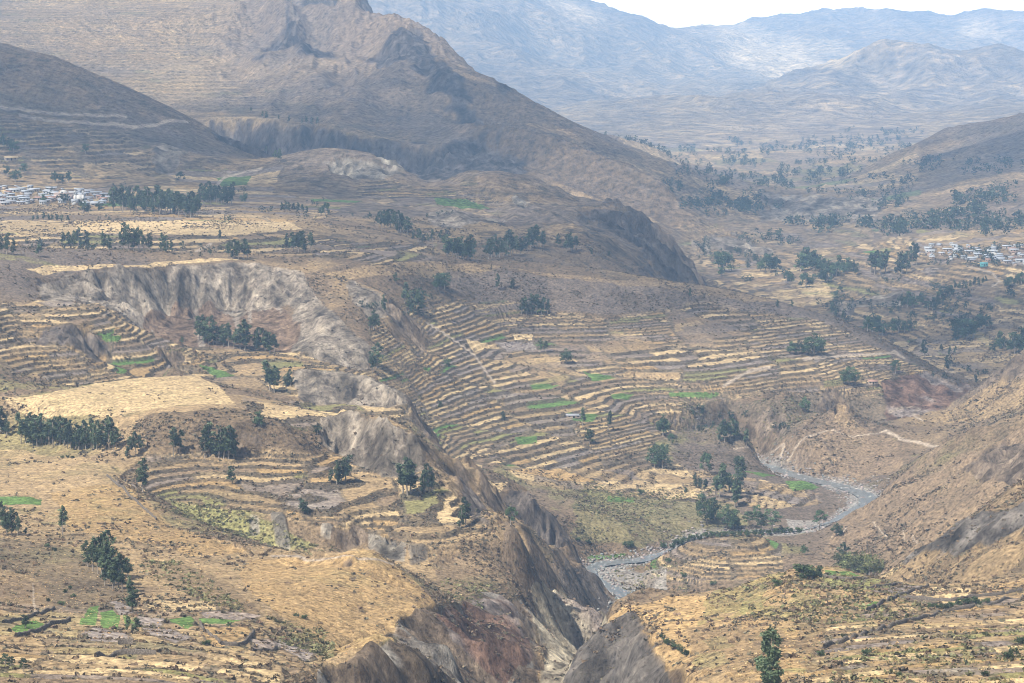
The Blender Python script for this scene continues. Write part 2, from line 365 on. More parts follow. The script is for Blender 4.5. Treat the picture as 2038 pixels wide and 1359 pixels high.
U0, U1 = -0.262, 0.262
Y0, Y1 = 350.0, 18600.0
GU = np.linspace(U0 - 0.01, U1 + 0.01, 250).astype(np.float32)
GB = np.concatenate([np.linspace(math.log(Y0) - 0.02, math.log(5600), 470), np.linspace(math.log(5600), math.log(Y1) + 0.02, 62)[1:]]).astype(np.float32)
cv = cz / np.exp(cb) ** 0.5
F1 = rbf_fit(cu, cb, cv, True, 0.004)
F2 = rbf_fit(cu, cb, cv - rbf_eval(F1, cu.astype(np.float32), cb.astype(np.float32)), False, 0.0004)
uu, bb = np.meshgrid(GU, GB)
ZC = ((rbf_eval(F1, uu.ravel(), bb.ravel()) + rbf_eval(F2, uu.ravel(), bb.ravel())) * np.exp(bb.ravel()) ** 0.5).reshape(uu.shape)

def cubic_w(g, q):
    """matrix of Catmull-Rom weights that reads a function sampled at g (sorted) at the places q"""
    n = len(g)
    i = np.clip(np.searchsorted(g, q) - 1, 1, n - 3)
    t = (q - g[i]) / (g[i + 1] - g[i])
    Wm = np.zeros((len(q), n), np.float32)
    a = np.arange(len(q))
    Wm[a, i - 1] = -0.5 * t + t * t - 0.5 * t ** 3
    Wm[a, i] = 1 - 2.5 * t * t + 1.5 * t ** 3
    Wm[a, i + 1] = 0.5 * t + 2 * t * t - 1.5 * t ** 3
    Wm[a, i + 2] = -0.5 * t * t + 0.5 * t ** 3
    return Wm
# ------------------------------------------------------------------ terrain grid
NU = 1200
RES = 1150
UG = np.linspace(U0, U1, NU).astype(np.float32)
DU = float(UG[1] - UG[0])
ya = np.exp(np.linspace(math.log(Y0), math.log(2500), int(RES * math.log(2500 / Y0))))
yb = np.exp(np.linspace(math.log(2500), math.log(6400), int(RES * 0.55 * math.log(6400 / 2500))))[1:]
yc_ = np.exp(np.linspace(math.log(6400), math.log(Y1), int(RES * 0.24 * math.log(Y1 / 6400))))[1:]
YG = np.concatenate([ya, yb, yc_]).astype(np.float32)
NY = len(YG)
Z = (cubic_w(GB, np.log(YG)) @ ZC @ cubic_w(GU, UG).T).astype(np.float32)
Yv = np.repeat(YG[:, None], NU, 1)
Xv = UG[None, :] * Yv
PXs, PYs = project(Xv, Yv, Z)
PXs = PXs.astype(np.float32); PYs = PYs.astype(np.float32)
# ragged edges for every patch drawn on the ground
wpx = fbm(Xv, Yv, 38, 3, 1)
wpy = fbm(Xv, Yv, 31, 3, 2)

def grads(Z):
    zx = np.gradient(Z, axis=1) / (DU * Yv)
    zy = np.gradient(Z, axis=0) / np.gradient(YG)[:, None] - UG[None, :] * zx
    return zx, zy

def region(poly, d0, d1, warp=5.0, pad=0):
    """mask of the ground inside a patch: outline in picture columns and rows, between two distances"""
    j0, j1 = max(np.searchsorted(YG, d0) - pad, 0), min(np.searchsorted(YG, d1) + pad, NY)
    P = np.array(poly, float)
    i0 = int(np.clip((((P[:, 0].min() - 40 - CXP) / FPX) - U0) / DU - 4 - pad, 0, NU - 1))
    i1 = int(np.clip((((P[:, 0].max() + 40 - CXP) / FPX) - U0) / DU + 4 + pad, 1, NU))
    s = (slice(j0, j1), slice(i0, i1))
    # shift the outline with real ground noise so that it is not a drawn straight edge
    sc = warp
    m = inpoly(PXs[s] + wpx[s] * sc, PYs[s] + wpy[s] * sc * 0.6, poly)
    if pad: m &= (Yv[s] > d0) & (Yv[s] < d1)
    return s, m
def mask_of(L, warp=5.0):
    M = np.zeros((NY, NU), bool)
    for poly, d0, d1 in L:
        s, m = region(poly, d0, d1, warp)
        M[s] |= m
    return M
def blur(M, n=3):
    A = M.astype(np.float32)
    for _ in range(n):
        A[1:-1] = (A[:-2] + 2 * A[1:-1] + A[2:]) * 0.25
        A[:, 1:-1] = (A[:, :-2] + 2 * A[:, 1:-1] + A[:, 2:]) * 0.25
    return A

def soft(M, r):
    # wide, even softening of a mask's edge (box of 2r+1 cells, twice)
    A = M.astype(np.float32)
    for _ in range(2):
        for ax in (0, 1):
            n = A.shape[ax]
            if n < 3: continue
            c = np.cumsum(np.concatenate([np.zeros_like(np.take(A, [0], ax)), A], ax), ax, dtype=np.float64)
            lo = np.clip(np.arange(n) - r, 0, n); hi = np.clip(np.arange(n) + r + 1, 0, n)
            A = ((np.take(c, hi, ax) - np.take(c, lo, ax)) / np.expand_dims((hi - lo), tuple(i for i in (0, 1) if i != ax))).astype(np.float32)
    return A

# ---- where the ground is terraced: outline, near, far, step height
TERR = [
 ([(740,640),(820,590),(1000,600),(1200,640),(1400,600),(1640,640),(1760,700),(1880,760),(1760,790),(1560,780),(1400,800),(1360,840),(1300,880),(1400,960),(1600,960),(1640,1000),(1500,1010),(1200,980),(1050,930),(860,910),(830,820),(760,760)], 1430, 2090, 2.1),
 ([(230,960),(290,905),(500,905),(640,900),(850,950),(930,1010),(985,1075),(800,1080),(640,1040),(420,1010),(330,1000)], 1050, 1200, 2.3),
 ([(-100,465),(600,465),(700,480),(860,480),(860,522),(640,525),(-100,520)], 1850, 2330, 2.3),
 ([(0,600),(230,600),(380,690),(300,770),(50,780),(0,700)], 1380, 1640, 2.5),
 ([(330,690),(560,690),(770,740),(600,790),(480,770),(330,730)], 1440, 1640, 2.0),
 ([(480,790),(700,800),(850,810),(840,880),(600,880),(500,830)], 1220, 1500, 2.4),
 ([(-300,-200),(420,-200),(470,100),(640,215),(860,262),(860,285),(420,236),(-300,80)], 3600, 6400, 4.5),
 ([(-100,215),(180,240),(360,340),(-100,380)], 2850, 3150, 4.0),
 ([(-300,1190),(420,1195),(560,1230),(660,1290),(560,1359),(300,1500),(-300,1500)], 400, 715, 1.9),
 ([(1690,1190),(2300,1185),(2300,1500),(1560,1500),(1640,1240)], 400, 815, 2.6),
 ([(1380,440),(2300,440),(2300,770),(1900,770),(1640,615),(1380,560)], 2090, 3700, 2.6),
 ([(1230,285),(1830,285),(1830,440),(1380,440)], 3700, 7600, 4.0),
 ([(1290,1070),(1550,1070),(1570,1150),(1280,1150)], 1320, 1420, 2.0),
 ([(1060,1105),(1130,1110),(1150,1190),(1090,1200)], 1130, 1260, 3.0),
 ([(720,365),(1000,385),(980,410),(860,412),(720,400)], 2500, 2900, 2.5),
]
# conical eroded knolls on the right bank
for px_, d_, hh, rr in [(1672, 1740, 9, 58), (1600, 1712, 5, 36), (1755, 1716, 5, 36), (1545, 1705, 4, 30)]:
    cx_, cy_c = (px_ - CXP) / FPX * d_, d_
    r_ = np.hypot(Xv - cx_, (Yv - cy_c) * 0.8) * (1 + 0.22 * fbm(Xv, Yv, 30, 3, 4)) / rr
    Z += (hh * np.clip(1 - r_, 0, 1) ** 1.15).astype(np.float32)
# short spurs that break the long side of the gorge
for (pa, da), (pb, db), hh, ww in [((893, 1262), (985, 1192), 11, 17), ((975, 1262), (1075, 1200), 12, 19), ((1030, 1185), (1150, 1140), 11, 18), ((935, 1150), (1040, 1068), 10, 17), ((1085, 1262), (1165, 1205), 9, 15), ((985, 1105), (1090, 1075), 9, 15)]:
    ax_, ay_ = (pa - CXP) / FPX * da, da; bx2, by2 = (pb - CXP) / FPX * db, db
    dx_, dy_ = bx2 - ax_, by2 - ay_
    wx_, wy_ = Xv + 7 * fbm(Xv, Yv, 40, 2, 2), Yv + 7 * fbm(Xv, Yv, 40, 2, 5)
    t_ = np.clip(((wx_ - ax_) * dx_ + (wy_ - ay_) * dy_) / (dx_ * dx_ + dy_ * dy_), 0, 1)
    r_ = np.hypot(wx_ - ax_ - t_ * dx_, wy_ - ay_ - t_ * dy_)
    Z += (hh * np.clip(1 - r_ / (ww * 1.6), 0, 1) ** 1.2 * (0.35 + 0.65 * np.sin(np.pi * np.clip(0.15 + t_ * 0.8, 0, 1)))).astype(np.float32)
PXs, PYs = project(Xv, Yv, Z)
PXs = PXs.astype(np.float32); PYs = PYs.astype(np.float32)
zx, zy = grads(Z)
slope0 = np.sqrt(zx * zx + zy * zy)

# ---- bare rock: outline, near, far, kind
GREY, DARKR, TALUS, REDR, YELL, WHITE, RUST, BLACKR, EARTH, FACE = 0, 1, 2, 3, 4, 5, 6, 7, 8, 9
ROCKS = [
 ([(75,560),(130,548),(250,537),(400,524),(520,520),(600,535),(620,600),(560,612),(480,628),(420,592),(330,612),(280,645),(200,600),(80,600)], 1560, 1830, GREY),
 ([(520,530),(600,555),(640,600),(690,650),(745,690),(735,735),(640,720),(570,690),(590,620)], 1560, 1800, GREY),
 ([(280,645),(330,612),(420,592),(480,628),(560,612),(600,640),(580,700),(430,690),(330,690)], 1560, 1800, TALUS),
 ([(690,553),(760,585),(775,620),(750,640),(700,600)], 1640, 1860, GREY),
 ([(72,690),(100,645),(130,630),(160,655),(218,690),(218,718),(68,718)], 1440, 1500, DARKR),
 ([(585,738),(730,732),(825,795),(770,806),(640,803),(585,790)], 1440, 1545, GREY),
 ([(636,832),(700,820),(760,836),(824,868),(850,948),(760,952),(690,918),(640,880)], 1165, 1248, GREY),
 ([(530,1022),(562,1026),(585,1098),(548,1090)], 1060, 1105, WHITE),
 ([(488,1030),(512,1032),(515,1072),(492,1068)], 1070, 1110, WHITE),
 ([(640,1040),(668,1044),(664,1075),(645,1070)], 1060, 1110, WHITE),
 ([(736,1056),(805,1078),(803,1118),(760,1112),(736,1092)], 1040, 1090, WHITE),
 ([(805,1078),(850,1085),(850,1110),(815,1125)], 1030, 1085, GREY),
 ([(985,985),(1016,964),(1062,984),(1100,1025),(1138,1074),(1105,1088),(1050,1060),(1005,1025)], 1270, 1345, DARKR),
 ([(1112,1108),(1165,1106),(1190,1125),(1234,1190),(1208,1220),(1150,1200),(1122,1178)], 1205, 1310, DARKR),
 ([(893,950),(925,975),(975,1050),(985,1075),(930,1020)], 1080, 1350, DARKR),
 ([(700,1310),(860,1212),(960,1180),(1060,1195),(1085,1500),(560,1500),(640,1340)], 560, 1060, RUST),
 ([(850,1215),(930,1195),(1020,1190),(1060,1300),(1010,1359),(900,1290)], 700, 1060, REDR),
 ([(1045,1172),(1100,1186),(1150,1212),(1212,1240),(1190,1300),(1130,1420),(1070,1420),(1085,1290)], 780, 1215, YELL),
 ([(1090,1500),(1130,1359),(1165,1290),(1200,1246),(1262,1240),(1325,1300),(1355,1500)], 480, 870, FACE),
 ([(1750,755),(1840,740),(1938,775),(1890,812),(1770,838)], 1780, 1935, REDR),
 ([(575,25),(600,50),(560,112),(505,130),(515,80)], 4300, 5400, BLACKR),
 ([(590,78),(650,70),(690,130),(640,120),(595,128)], 4200, 5200, BLACKR),
 ([(745,110),(800,66),(850,100),(905,180),(960,230),(1010,300),(950,262),(870,205),(810,150),(760,140)], 3500, 4800, BLACKR),
 ([(960,170),(1010,188),(1045,225),(1000,215)], 3900, 4600, BLACKR),
 ([(415,238),(600,256),(860,290),(930,266),(1060,318),(1090,366),(880,360),(700,335),(450,305)], 3300, 3910, BLACKR),
 ([(1255,430),(1310,462),(1330,500),(1375,555),(1330,558),(1285,510)], 2500, 2900, DARKR),
 ([(1150,405),(1215,402),(1260,425),(1300,470),(1275,500),(1220,460),(1165,430)], 2640, 2880, BLACKR),
 ([(1270,535),(1290,525),(1305,550),(1280,556)], 2400, 2600, BLACKR),
 ([(850,425),(1010,425),(1000,450),(860,455)], 2430, 2700, GREY),
 ([(1108,262),(1220,280),(1232,330),(1130,300)], 4780, 5110, BLACKR),
 ([(1745,1100),(1800,1080),(1880,1052),(1925,1034),(2060,982),(2060,1060),(1905,1115),(1860,1100),(1800,1125)], 920, 1090, FACE),
 ([(1900,930),(1990,880),(2100,860),(2100,930),(1960,960)], 1240, 1480, EARTH),
 ([(1985,725),(2060,690),(2100,700),(2060,760),(2000,760)], 1700, 1900, EARTH),
 ([(640,320),(740,315),(830,350),(700,358)], 2900, 3090, WHITE),
 ([(300,290),(380,285),(345,345),(325,345)], 2900, 3150, GREY),
 ([(1520,395),(1760,395),(1740,440),(1520,440)], 3650, 4100, GREY),
 ([(1370,475),(1480,470),(1540,500),(1380,500)], 3200, 3500, GREY),
 ([(1640,590),(1790,560),(1800,600),(1660,612)], 2560, 2760, GREY),
 ([(1020,392),(1055,392),(1045,408),(1022,405)], 2550, 2900, WHITE),
]
rockM = np.zeros((NY, NU), np.float32)
rockK = np.full((NY, NU), -1, np.int8)
for poly, d0, d1, k in ROCKS:
    s, m = region(poly, d0, d1, 12.0 if d0 < 2600 else 32.0)
    rockK[s][m] = k
    rockM[s][m] = 1.0
# steep ground elsewhere is bare too, in patches
steep = sstep(0.80, 1.15, slope0 + 0.25 * fbm(Xv, Yv, 60, 3, 3)) * (Yv < 6000)
natural = (rockK < 0) & (steep > 0.5)
rockK[natural] = EARTH
ROCKNAT = natural
rockS = blur(np.maximum(rockM, steep), 6)
kf = np.where(Yv > 2600, 0.35, 1.0).astype(np.float32)
rockS = rockS * sstep(-0.62, -0.12, fbm(Xv * kf, (Yv + Z) * kf, 40, 4, 6) + 1.2 * (rockS - 0.55))

# ---- terracing amount, river, flats
terrA = np.zeros((NY, NU), np.float32)
terrH = np.full((NY, NU), 3.0, np.float32)
for poly, d0, d1, h in TERR:
    s, m = region(poly, d0, d1, 14.0)
    terrA[s][m] = 1.0
    terrH[s][m] = h
for poly, d0, d1, f in [([(-300,1190),(420,1195),(640,1262),(640,1320),(300,1300),(-300,1290)], 560, 720, 0.35)]:
    s, m = region(poly, d0, d1, 10)
    terrA[s] = np.where(m, terrA[s] * f, terrA[s])
terrA[Yv[:, 0] > 3600] *= 0.45
terrA[Yv[:, 0] > 3600] = soft(terrA[Yv[:, 0] > 3600], 34)
terrA[Yv[:, 0] > 2500] = soft(terrA[Yv[:, 0] > 2500], 14)
terrA = blur(terrA, 5) * (1 - rockS) * (1 - sstep(0.85, 1.2, slope0))

# ---- relief: hollows, rills, crags
amp = np.clip(Yv / 1500, 0.45, 4.0)
relief = 2.6 * fbm(Xv, Yv, 130, 4, 4) + 0.9 * fbm(Xv, Yv, 28, 3, 5)
hill = sstep(0.12, 0.5, slope0)
farw = sstep(2700, 4200, Yv)
Z1 = Z + relief * (0.35 + hill) * (1 - 0.55 * terrA) * (1 - farw)
Z1 += (5.5 * fbm(Xv, Yv, 190, 4, 2) + 2.2 * ridged(Xv, Yv, 70, 3, 5)) * sstep(1700, 2400, Yv) * (1 - sstep(4200, 6200, Yv)) * sstep(260, 420, Xv) * 1.2
# gullies that run down the slopes
gl = np.hypot(zx, zy) + 1e-4
tx, ty = -zy / gl, zx / gl
gul = ridged(Xv + Z * 0.6, Yv * 0.55 - Z * 0.4, 55, 3, 6)
Z1 += -(gul - 0.4) * 4.2 * hill * (1 - terrA) * (1 - farw)
big = ridged(Xv, Yv * 0.8, 620, 5, 2)
Z1 += farw * ((big - 0.45) * 62 * np.clip(slope0 * 2.2, 0, 1) * sstep(2700, 5200, Yv) + 9 * fbm(Xv, Yv, 180, 4, 1) * np.clip(slope0 * 3, 0.1, 1))
for poly, d0, d1, am in [([(700,-60),(820,40),(1045,205),(1370,415),(1300,440),(1050,350),(900,262),(780,120)], 3250, 5400, 62.0)]:
    s, m = region(poly, d0, d1, 25, 90)
    mm = soft(m, 18)
    ac = Xv[s] * 0.66 + Yv[s] * 0.75; al = Xv[s] * 0.75 - Yv[s] * 0.66
    Z1[s] += mm * ((ridged(ac, al / 5, 230, 4, 3) - 0.45) * am + (ridged(ac, al / 4, 70, 3, 5) - 0.45) * am * 0.35)
for poly, d0, d1, am in [([(440,-200),(760,-200),(880,120),(870,270),(640,225),(480,190)], 3850, 6400, 85.0), ([(-200,40),(60,95),(300,195),(520,320),(400,350),(-200,340)], 2900, 3600, 9.0), ([(860,345),(1150,390),(1330,500),(1368,553),(1270,548),(1100,485),(880,445)], 2400, 2990, 20.0)]:
    s, m = region(poly, d0, d1, 25, 90)
    mm = soft(m, 40)
    k_ = 1.0 if am > 30 else 0.45
    Z1[s] += mm * ((ridged(Xv[s] + 0.2 * Yv[s], Yv[s] / 4.5, 250 * k_, 4, 4) - 0.45) * am + (ridged(Xv[s], Yv[s] / 4, 75 * k_, 3, 6) - 0.45) * am * 0.3)
# ribs, ledges and gullies of the right-hand slopes
for poly, d0, d1, am in [([(1640,1050),(1740,965),(1960,850),(2300,740),(2300,1000),(1900,1060),(1750,1150),(1640,1110)], 1190, 1540, 13.0), ([(1740,1165),(1880,1055),(2300,950),(2300,1175)], 850, 1080, 10.0), ([(1880,820),(1940,785),(2300,540),(2300,770),(1930,850)], 1640, 1900, 11.0), ([(1500,900),(1620,845),(1690,830),(1800,860),(1800,950),(1560,950)], 1600, 1760, 8.0)]:
    s, m = region(poly, d0, d1, 20, 40)
    mm = soft(m, 12)
    ac = Xv[s] * 0.35 + Yv[s] * 0.94; al = Xv[s] * 0.94 - Yv[s] * 0.35
    Z1[s] += mm * ((ridged(ac, al / 3, 60, 4, 2) - 0.45) * am + (ridged(ac, al / 2.5, 19, 3, 4) - 0.45) * am * 0.3)
vfar = sstep(7800, 10500, Yv)
Z1 += vfar * ((ridged(Xv, Yv * 0.38, 1900, 6, 3) - 0.56) * 210 + (ridged(Xv, Yv * 0.4, 520, 4, 1) - 0.5) * 75)
# crags: ribs and runnels down the fall line of the rock
wq = np.clip(zy * zy / (zx * zx + zy * zy + 1e-6), 0, 1)
def ribs(s, st, k, o=3):
    return wq * ridged(Xv, Yv / st, s, o, k) + (1 - wq) * ridged(Xv / st, Yv, s, o, k + 1)
cr1 = ribs(24, 3.2, 6); cr2 = ribs(9, 2.6, 3); cr3 = fbm(Xv, Yv, 5.5, 2, 0)
fs = np.where(Yv < 2600, np.where(Yv < 1110, 0.7, 1.35), 2.4).astype(np.float32)
crl = ribs(75, 3.0, 4)
Z1 += rockS * np.clip(slope0 * 1.5, 0.3, 1) * ((cr1 - 0.5) * 11.0 + (cr2 - 0.5) * 3.6 + cr3 * 0.9 + (crl - 0.5) * 12.0 * (Yv > 2600)) * fs
# the spurs above the gorge are cut by short ravines
for poly, d0, d1, am in [([(860,930),(1010,950),(1150,1070),(1240,1200),(1200,1230),(1060,1190),(980,1090),(900,1010)], 1060, 1420, 12.0), ([(640,1280),(870,1205),(1080,1170),(1230,1215),(1150,1500),(560,1500)], 560, 1110, 8.0), ([(1090,1500),(1130,1359),(1200,1246),(1270,1240),(1355,1500)], 460, 870, 7.0)]:
    s, m = region(poly, d0, d1, 25, 90)
    mm = soft(m, 12)
    Z1[s] += mm * ((ridged(Xv[s] * 0.55 + Yv[s] * 0.55, (Yv[s] - Xv[s]) * 0.9, 78, 4, 5) - 0.45) * am + (ridged(Xv[s], Yv[s], 24, 3, 1) - 0.45) * am * 0.4)
# fine hummocks
Z1 += (0.5 * fbm(Xv, Yv, 7, 2, 2)) * (1 - 0.8 * terrA) * (Yv < 2600)

# ---- river bed
def world_of(px, py, h):
    u, d, z = Hpt(px, py, h)
    return u * d, d, z
RV = [(*world_of(a, b, -1.0), w) for a, b, w in RIVER]
RVs = []
for i in range(len(RV) - 1):
    for k in range(10):
        t = k / 10
        p0 = RV[max(i - 1, 0)]; p1 = RV[i]; p2 = RV[i + 1]; p3 = RV[min(i + 2, len(RV) - 1)]
        RVs.append([0.5 * ((2 * p1[c]) + (-p0[c] + p2[c]) * t + (2 * p0[c] - 5 * p1[c] + 4 * p2[c] - p3[c]) * t * t + (-p0[c] + 3 * p1[c] - 3 * p2[c] + p3[c]) * t ** 3) for c in range(4)])
RVs.append(list(RV[-1]))
RVs = np.array(RVs)
j0, j1 = np.searchsorted(YG, 1180), np.searchsorted(YG, 1850)
i0, i1 = int((-0.01 - U0) / DU), int((0.19 - U0) / DU)
sub = (slice(j0, j1), slice(i0, i1))
bx, by = Xv[sub], Yv[sub]
bd = np.full(bx.shape, 1e9, np.float32); bz = np.zeros(bx.shape, np.float32); bw = np.ones(bx.shape, np.float32)
for x, y, z, w in RVs[::2]:
    d = np.hypot(bx - x, by - y) + fbm(bx, by, 16, 2, 3) * 3.0
    m = d - w * 0.5 < bd
    bd[m] = (d - w * 0.5)[m]; bz[m] = z; bw[m] = w
carve = 1 - sstep(-1.0, 20.0, bd)
Zr = bz - 1.3 + np.clip(bd, 0, 40) * 0.06 + 1.0 * fbm(bx, by, 9, 3, 6) * (bd > 0) + 0.35
Z1[sub] = Z1[sub] * (1 - carve) + np.where(bd < 0, bz - 0.8 + 0.3 * fbm(bx, by, 5, 2, 1), Zr) * carve
riverD = np.full((NY, NU), 1e9, np.float32); riverD[sub] = bd
terrA[sub] *= sstep(2, 22, bd)

# ---- terraces: level treads, steep risers along the contours; each block of plots has its own levels
def cells(x, y, sx, sy, k):
    """irregular blocks: nearest of jittered lattice points; returns an id in 0..1 and the distance to the block's border"""
    gx = x / sx; gy = y / sy
    ix = np.floor(gx); iy = np.floor(gy)
    b1 = np.full(gx.shape, 9, np.float32); b2 = np.full(gx.shape, 9, np.float32); idv = np.zeros(gx.shape, np.float32)
    for ox in (-1, 0, 1):
        for oy in (-1, 0, 1):
            cx = ix + ox; cy_ = iy + oy
            h1 = LAT[k][cy_.astype(np.int32) & 255, cx.astype(np.int32) & 255]; h2 = LAT[(k + 1) % 8][cy_.astype(np.int32) & 255, cx.astype(np.int32) & 255]
            d = ((cx + 0.15 + 0.7 * h1 - gx) ** 2 + (cy_ + 0.15 + 0.7 * h2 - gy) ** 2).astype(np.float32)
            m = d < b1
            b2 = np.where(m, b1, np.minimum(b2, d)); idv = np.where(m, (h1 * 7.13 + h2 * 3.77) % 1.0, idv); b1 = np.where(m, d, b1)
    return idv, np.sqrt(b2) - np.sqrt(b1)
cwx = Xv + 16 * fbm(Xv, Yv, 60, 2, 3); cwy = Yv + 16 * fbm(Xv, Yv, 60, 2, 6)
sc_ = np.clip(Yv / 2500, 1.0, 3.0)
blk, blkd = cells(cwx / sc_, cwy / sc_, 66.0, 90.0, 2)
wv = 0.9 * fbm(Xv, Yv, 80, 2, 1) + 0.35 * fbm(Xv, Yv, 13, 2, 5) + terrH * blk * 2.0
terrH *= (0.62 + 0.85 * ((blk * 13.7) % 1.0))
q = (Z1 + wv) / terrH
kq = np.floor(q); fq = q - kq
g = np.where(fq < 0.66, fq * 0.16, 0.1056 + (fq - 0.66) / 0.34 * 0.8944)
keep = sstep(-0.44, -0.26, fbm(Xv, Yv, 95, 3, 2) + 0.5 * ((blk * 5.3) % 1.0) - 0.25)
tmask = terrA * sstep(0.015, 0.05, slope0) * keep
Zt = (kq + g) * terrH - wv
Z2 = Z1 + (Zt - Z1) * np.clip(tmask * 1.15, 0, 1)
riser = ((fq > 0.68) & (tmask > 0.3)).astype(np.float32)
lip = ((fq > 0.0) & (fq < 0.16) & (tmask > 0.3)).astype(np.float32)
ZG = Z2.astype(np.float32)
zx, zy = grads(ZG)
slopeV = np.sqrt(zx * zx + zy * zy)

# ------------------------------------------------------------------ what covers the ground
def col(*c): return np.array(c, np.float32)
STRAW, TAN, GOLD, BROWN = col(.47,.35,.19), col(.30,.215,.118), col(.345,.232,.108), col(.180,.130,.083)
MAUVE, SCRUB, GREEN, OLIVE = col(.190,.153,.126), col(.098,.078,.054), col(.062,.135,.032), col(.20,.19,.075)
ROCKC = {GREY: col(.36,.305,.24), DARKR: col(.185,.155,.132), TALUS: col(.25,.175,.12), REDR: col(.235,.145,.105), YELL: col(.68,.59,.43), WHITE: col(.42,.375,.305), RUST: col(.27,.205,.145), BLACKR: col(.125,.108,.10), EARTH: col(.265,.205,.15), FACE: col(.235,.21,.185)}
GRAVEL, ROADC, PLOW = col(.25,.235,.215), col(.33,.27,.205), col(.205,.172,.150)
def mixc(a, b, t):
    return a + (b - a) * t[..., None]
n1 = fbm(Xv, Yv, 160, 4, 0); n2 = fbm(Xv, Yv, 34, 4, 3); n3 = fbm(Xv, Yv, 9, 3, 6)
Cc = np.empty((NY, NU, 3), np.float32)
Cc[:] = BROWN
Cc = mixc(Cc, TAN, sstep(-0.25, 0.35, n1 + 0.6 * n2 - 0.25 * hill + 0.5 * (Yv < 1300)))
Cc = mixc(Cc, MAUVE * 0.82, sstep(-0.25, 0.3, fbm(Xv, Yv, 210, 3, 5) + 0.3 * n2) * 0.85 * sstep(1150, 1700, Yv) * (1 - 0.5 * sstep(5500, 7000, Yv)))
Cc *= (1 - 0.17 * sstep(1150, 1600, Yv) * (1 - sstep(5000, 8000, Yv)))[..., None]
Cc = mixc(Cc, OLIVE, sstep(0.15, 0.5, fbm(Xv, Yv, 85, 3, 7) + 0.35 * n3) * 0.55 * (Yv < 1700))
Cc = mixc(Cc, SCRUB, sstep(0.05, 0.45, n2 * 0.7 + 0.6 * n3 - 0.08) * (0.35 + 0.4 * hill) * (Yv < 3200))
Cc = mixc(Cc, BROWN * 0.72, sstep(0.35, 0.75, slopeV) * 0.55)
# low bushes too far off to stand as plants of their own, and worn ground between them
dots = sstep(0.22, 0.42, fbm(Xv, Yv, 15, 2, 7) + 0.25 * n2) * sstep(1900, 2300, Yv) * (1 - sstep(3600, 5200, Yv))
Cc = mixc(Cc, SCRUB * 0.85, dots * 0.8)
dots2 = sstep(0.12, 0.4, fbm(Xv, Yv * 0.8, 60, 4, 1) + 0.2 * fbm(Xv, Yv, 22, 2, 2)) * sstep(2300, 3200, Yv) * (1 - sstep(6000, 8000, Yv))
Cc = mixc(Cc, SCRUB * 1.05, dots2 * 0.6)
# far slopes: dry grass with dark patches
fm = sstep(6000, 8000, Yv)
Cc = mixc(Cc, TAN * 0.8, fm * sstep(-0.1, 0.4, fbm(Xv, Yv * 0.35, 900, 4, 2)))
Cc = mixc(Cc, BROWN * 0.7, fm * sstep(-0.2, 0.3, fbm(Xv, Yv * 0.28, 520, 4, 6)) * 0.7)
Cc = mixc(Cc, STRAW * 1.1, fm * sstep(0.22, 0.42, fbm(Xv, Yv * 0.22, 1300, 4, 5)) * 0.8)

def paint(poly, d0, d1, c, a=1.0, warp=5.0, grain=0.0):
    far_ = d0 > 3200
    s, m = region(poly, d0, d1, warp, 60 if far_ else 0)
    if far_: m = soft(m, 7 if warp < 10 else 24)
    t = m * a
    if grain:
        t = t * np.clip(1 - grain * sstep(0.0, 0.5, n3[s] + 0.5 * n2[s]), 0, 1)
    Cc[s] = mixc(Cc[s], c, t.astype(np.float32))
# broad covers
paint([(0,795),(100,783),(250,750),(390,746),(440,775),(478,812),(380,832),(200,838),(60,832)], 1255, 1370, STRAW * 0.93, 0.9, 8, 0.35)
paint([(-300,895),(0,898),(200,915),(245,955),(160,990),(-300,990)], 1040, 1260, TAN * 1.12, 0.85, 12, 0.4)
paint([(100,990),(240,960),(340,1045),(500,1100),(380,1110),(250,1075),(140,1050)], 850, 1100, GOLD * 0.92, 0.8, 14, 0.35)
paint([(280,1120),(500,1100),(620,1112),(560,1200),(420,1180),(300,1170)], 770, 930, TAN, 0.8, 14, 0.4)
paint([(490,1115),(640,1105),(720,1092),(800,1135),(872,1206),(720,1290),(640,1290),(560,1230),(480,1160)], 640, 930, GOLD * 1.02, 0.85, 10, 0.35)
paint([(1180,1260),(1260,1212),(1400,1185),(1520,1165),(1640,1130),(1800,1165),(2300,1150),(2300,1500),(1340,1500),(1330,1290)], 400, 870, GOLD * 1.06, 0.7, 20, 0.75)
paint([(1180,1260),(1250,1212),(1330,1188),(1400,1186),(1430,1225),(1330,1260),(1260,1240)], 700, 880, GOLD * 1.18, 0.85, 8, 0.25)
paint([(340,1000),(460,1015),(560,1060),(640,1085),(560,1100),(450,1070),(345,1030)], 1040, 1135, OLIVE * 1.15, 0.8, 10, 0.3)
paint([(1160,960),(1420,980),(1500,1040),(1420,1060),(1250,1080),(1130,1060)], 1400, 1590, OLIVE * 1.15, 0.4, 24, 0.6)
paint([(1350,800),(1640,790),(1560,870),(1440,890),(1340,850)], 1680, 1780, SCRUB * 1.3, 0.75, 14, 0.3)
paint([(280,830),(480,815),(690,860),(690,915),(300,915)], 1170, 1240, BROWN * 0.62, 0.8, 14, 0.3)
paint([(1660,1050),(1740,968),(1850,908),(2300,760),(2300,1000),(1900,1060),(1750,1150),(1640,1110)], 1200, 1530, BROWN * 1.15, 0.75, 14, 0.45)
paint([(1740,1162),(1880,1060),(1925,1035),(2300,1000),(2300,1170)], 850, 1075, TAN * 0.8, 0.7, 14, 0.55)
paint([(1650,1050),(1750,1162),(1885,1052),(1860,1050),(1760,1130)], 990, 1075, STRAW, 0.6, 8)
paint([(1520,890),(1620,845),(1672,816),(1760,860),(1800,930),(1640,960),(1540,940)], 1600, 1760, BROWN * 1.05, 0.8, 8, 0.4)
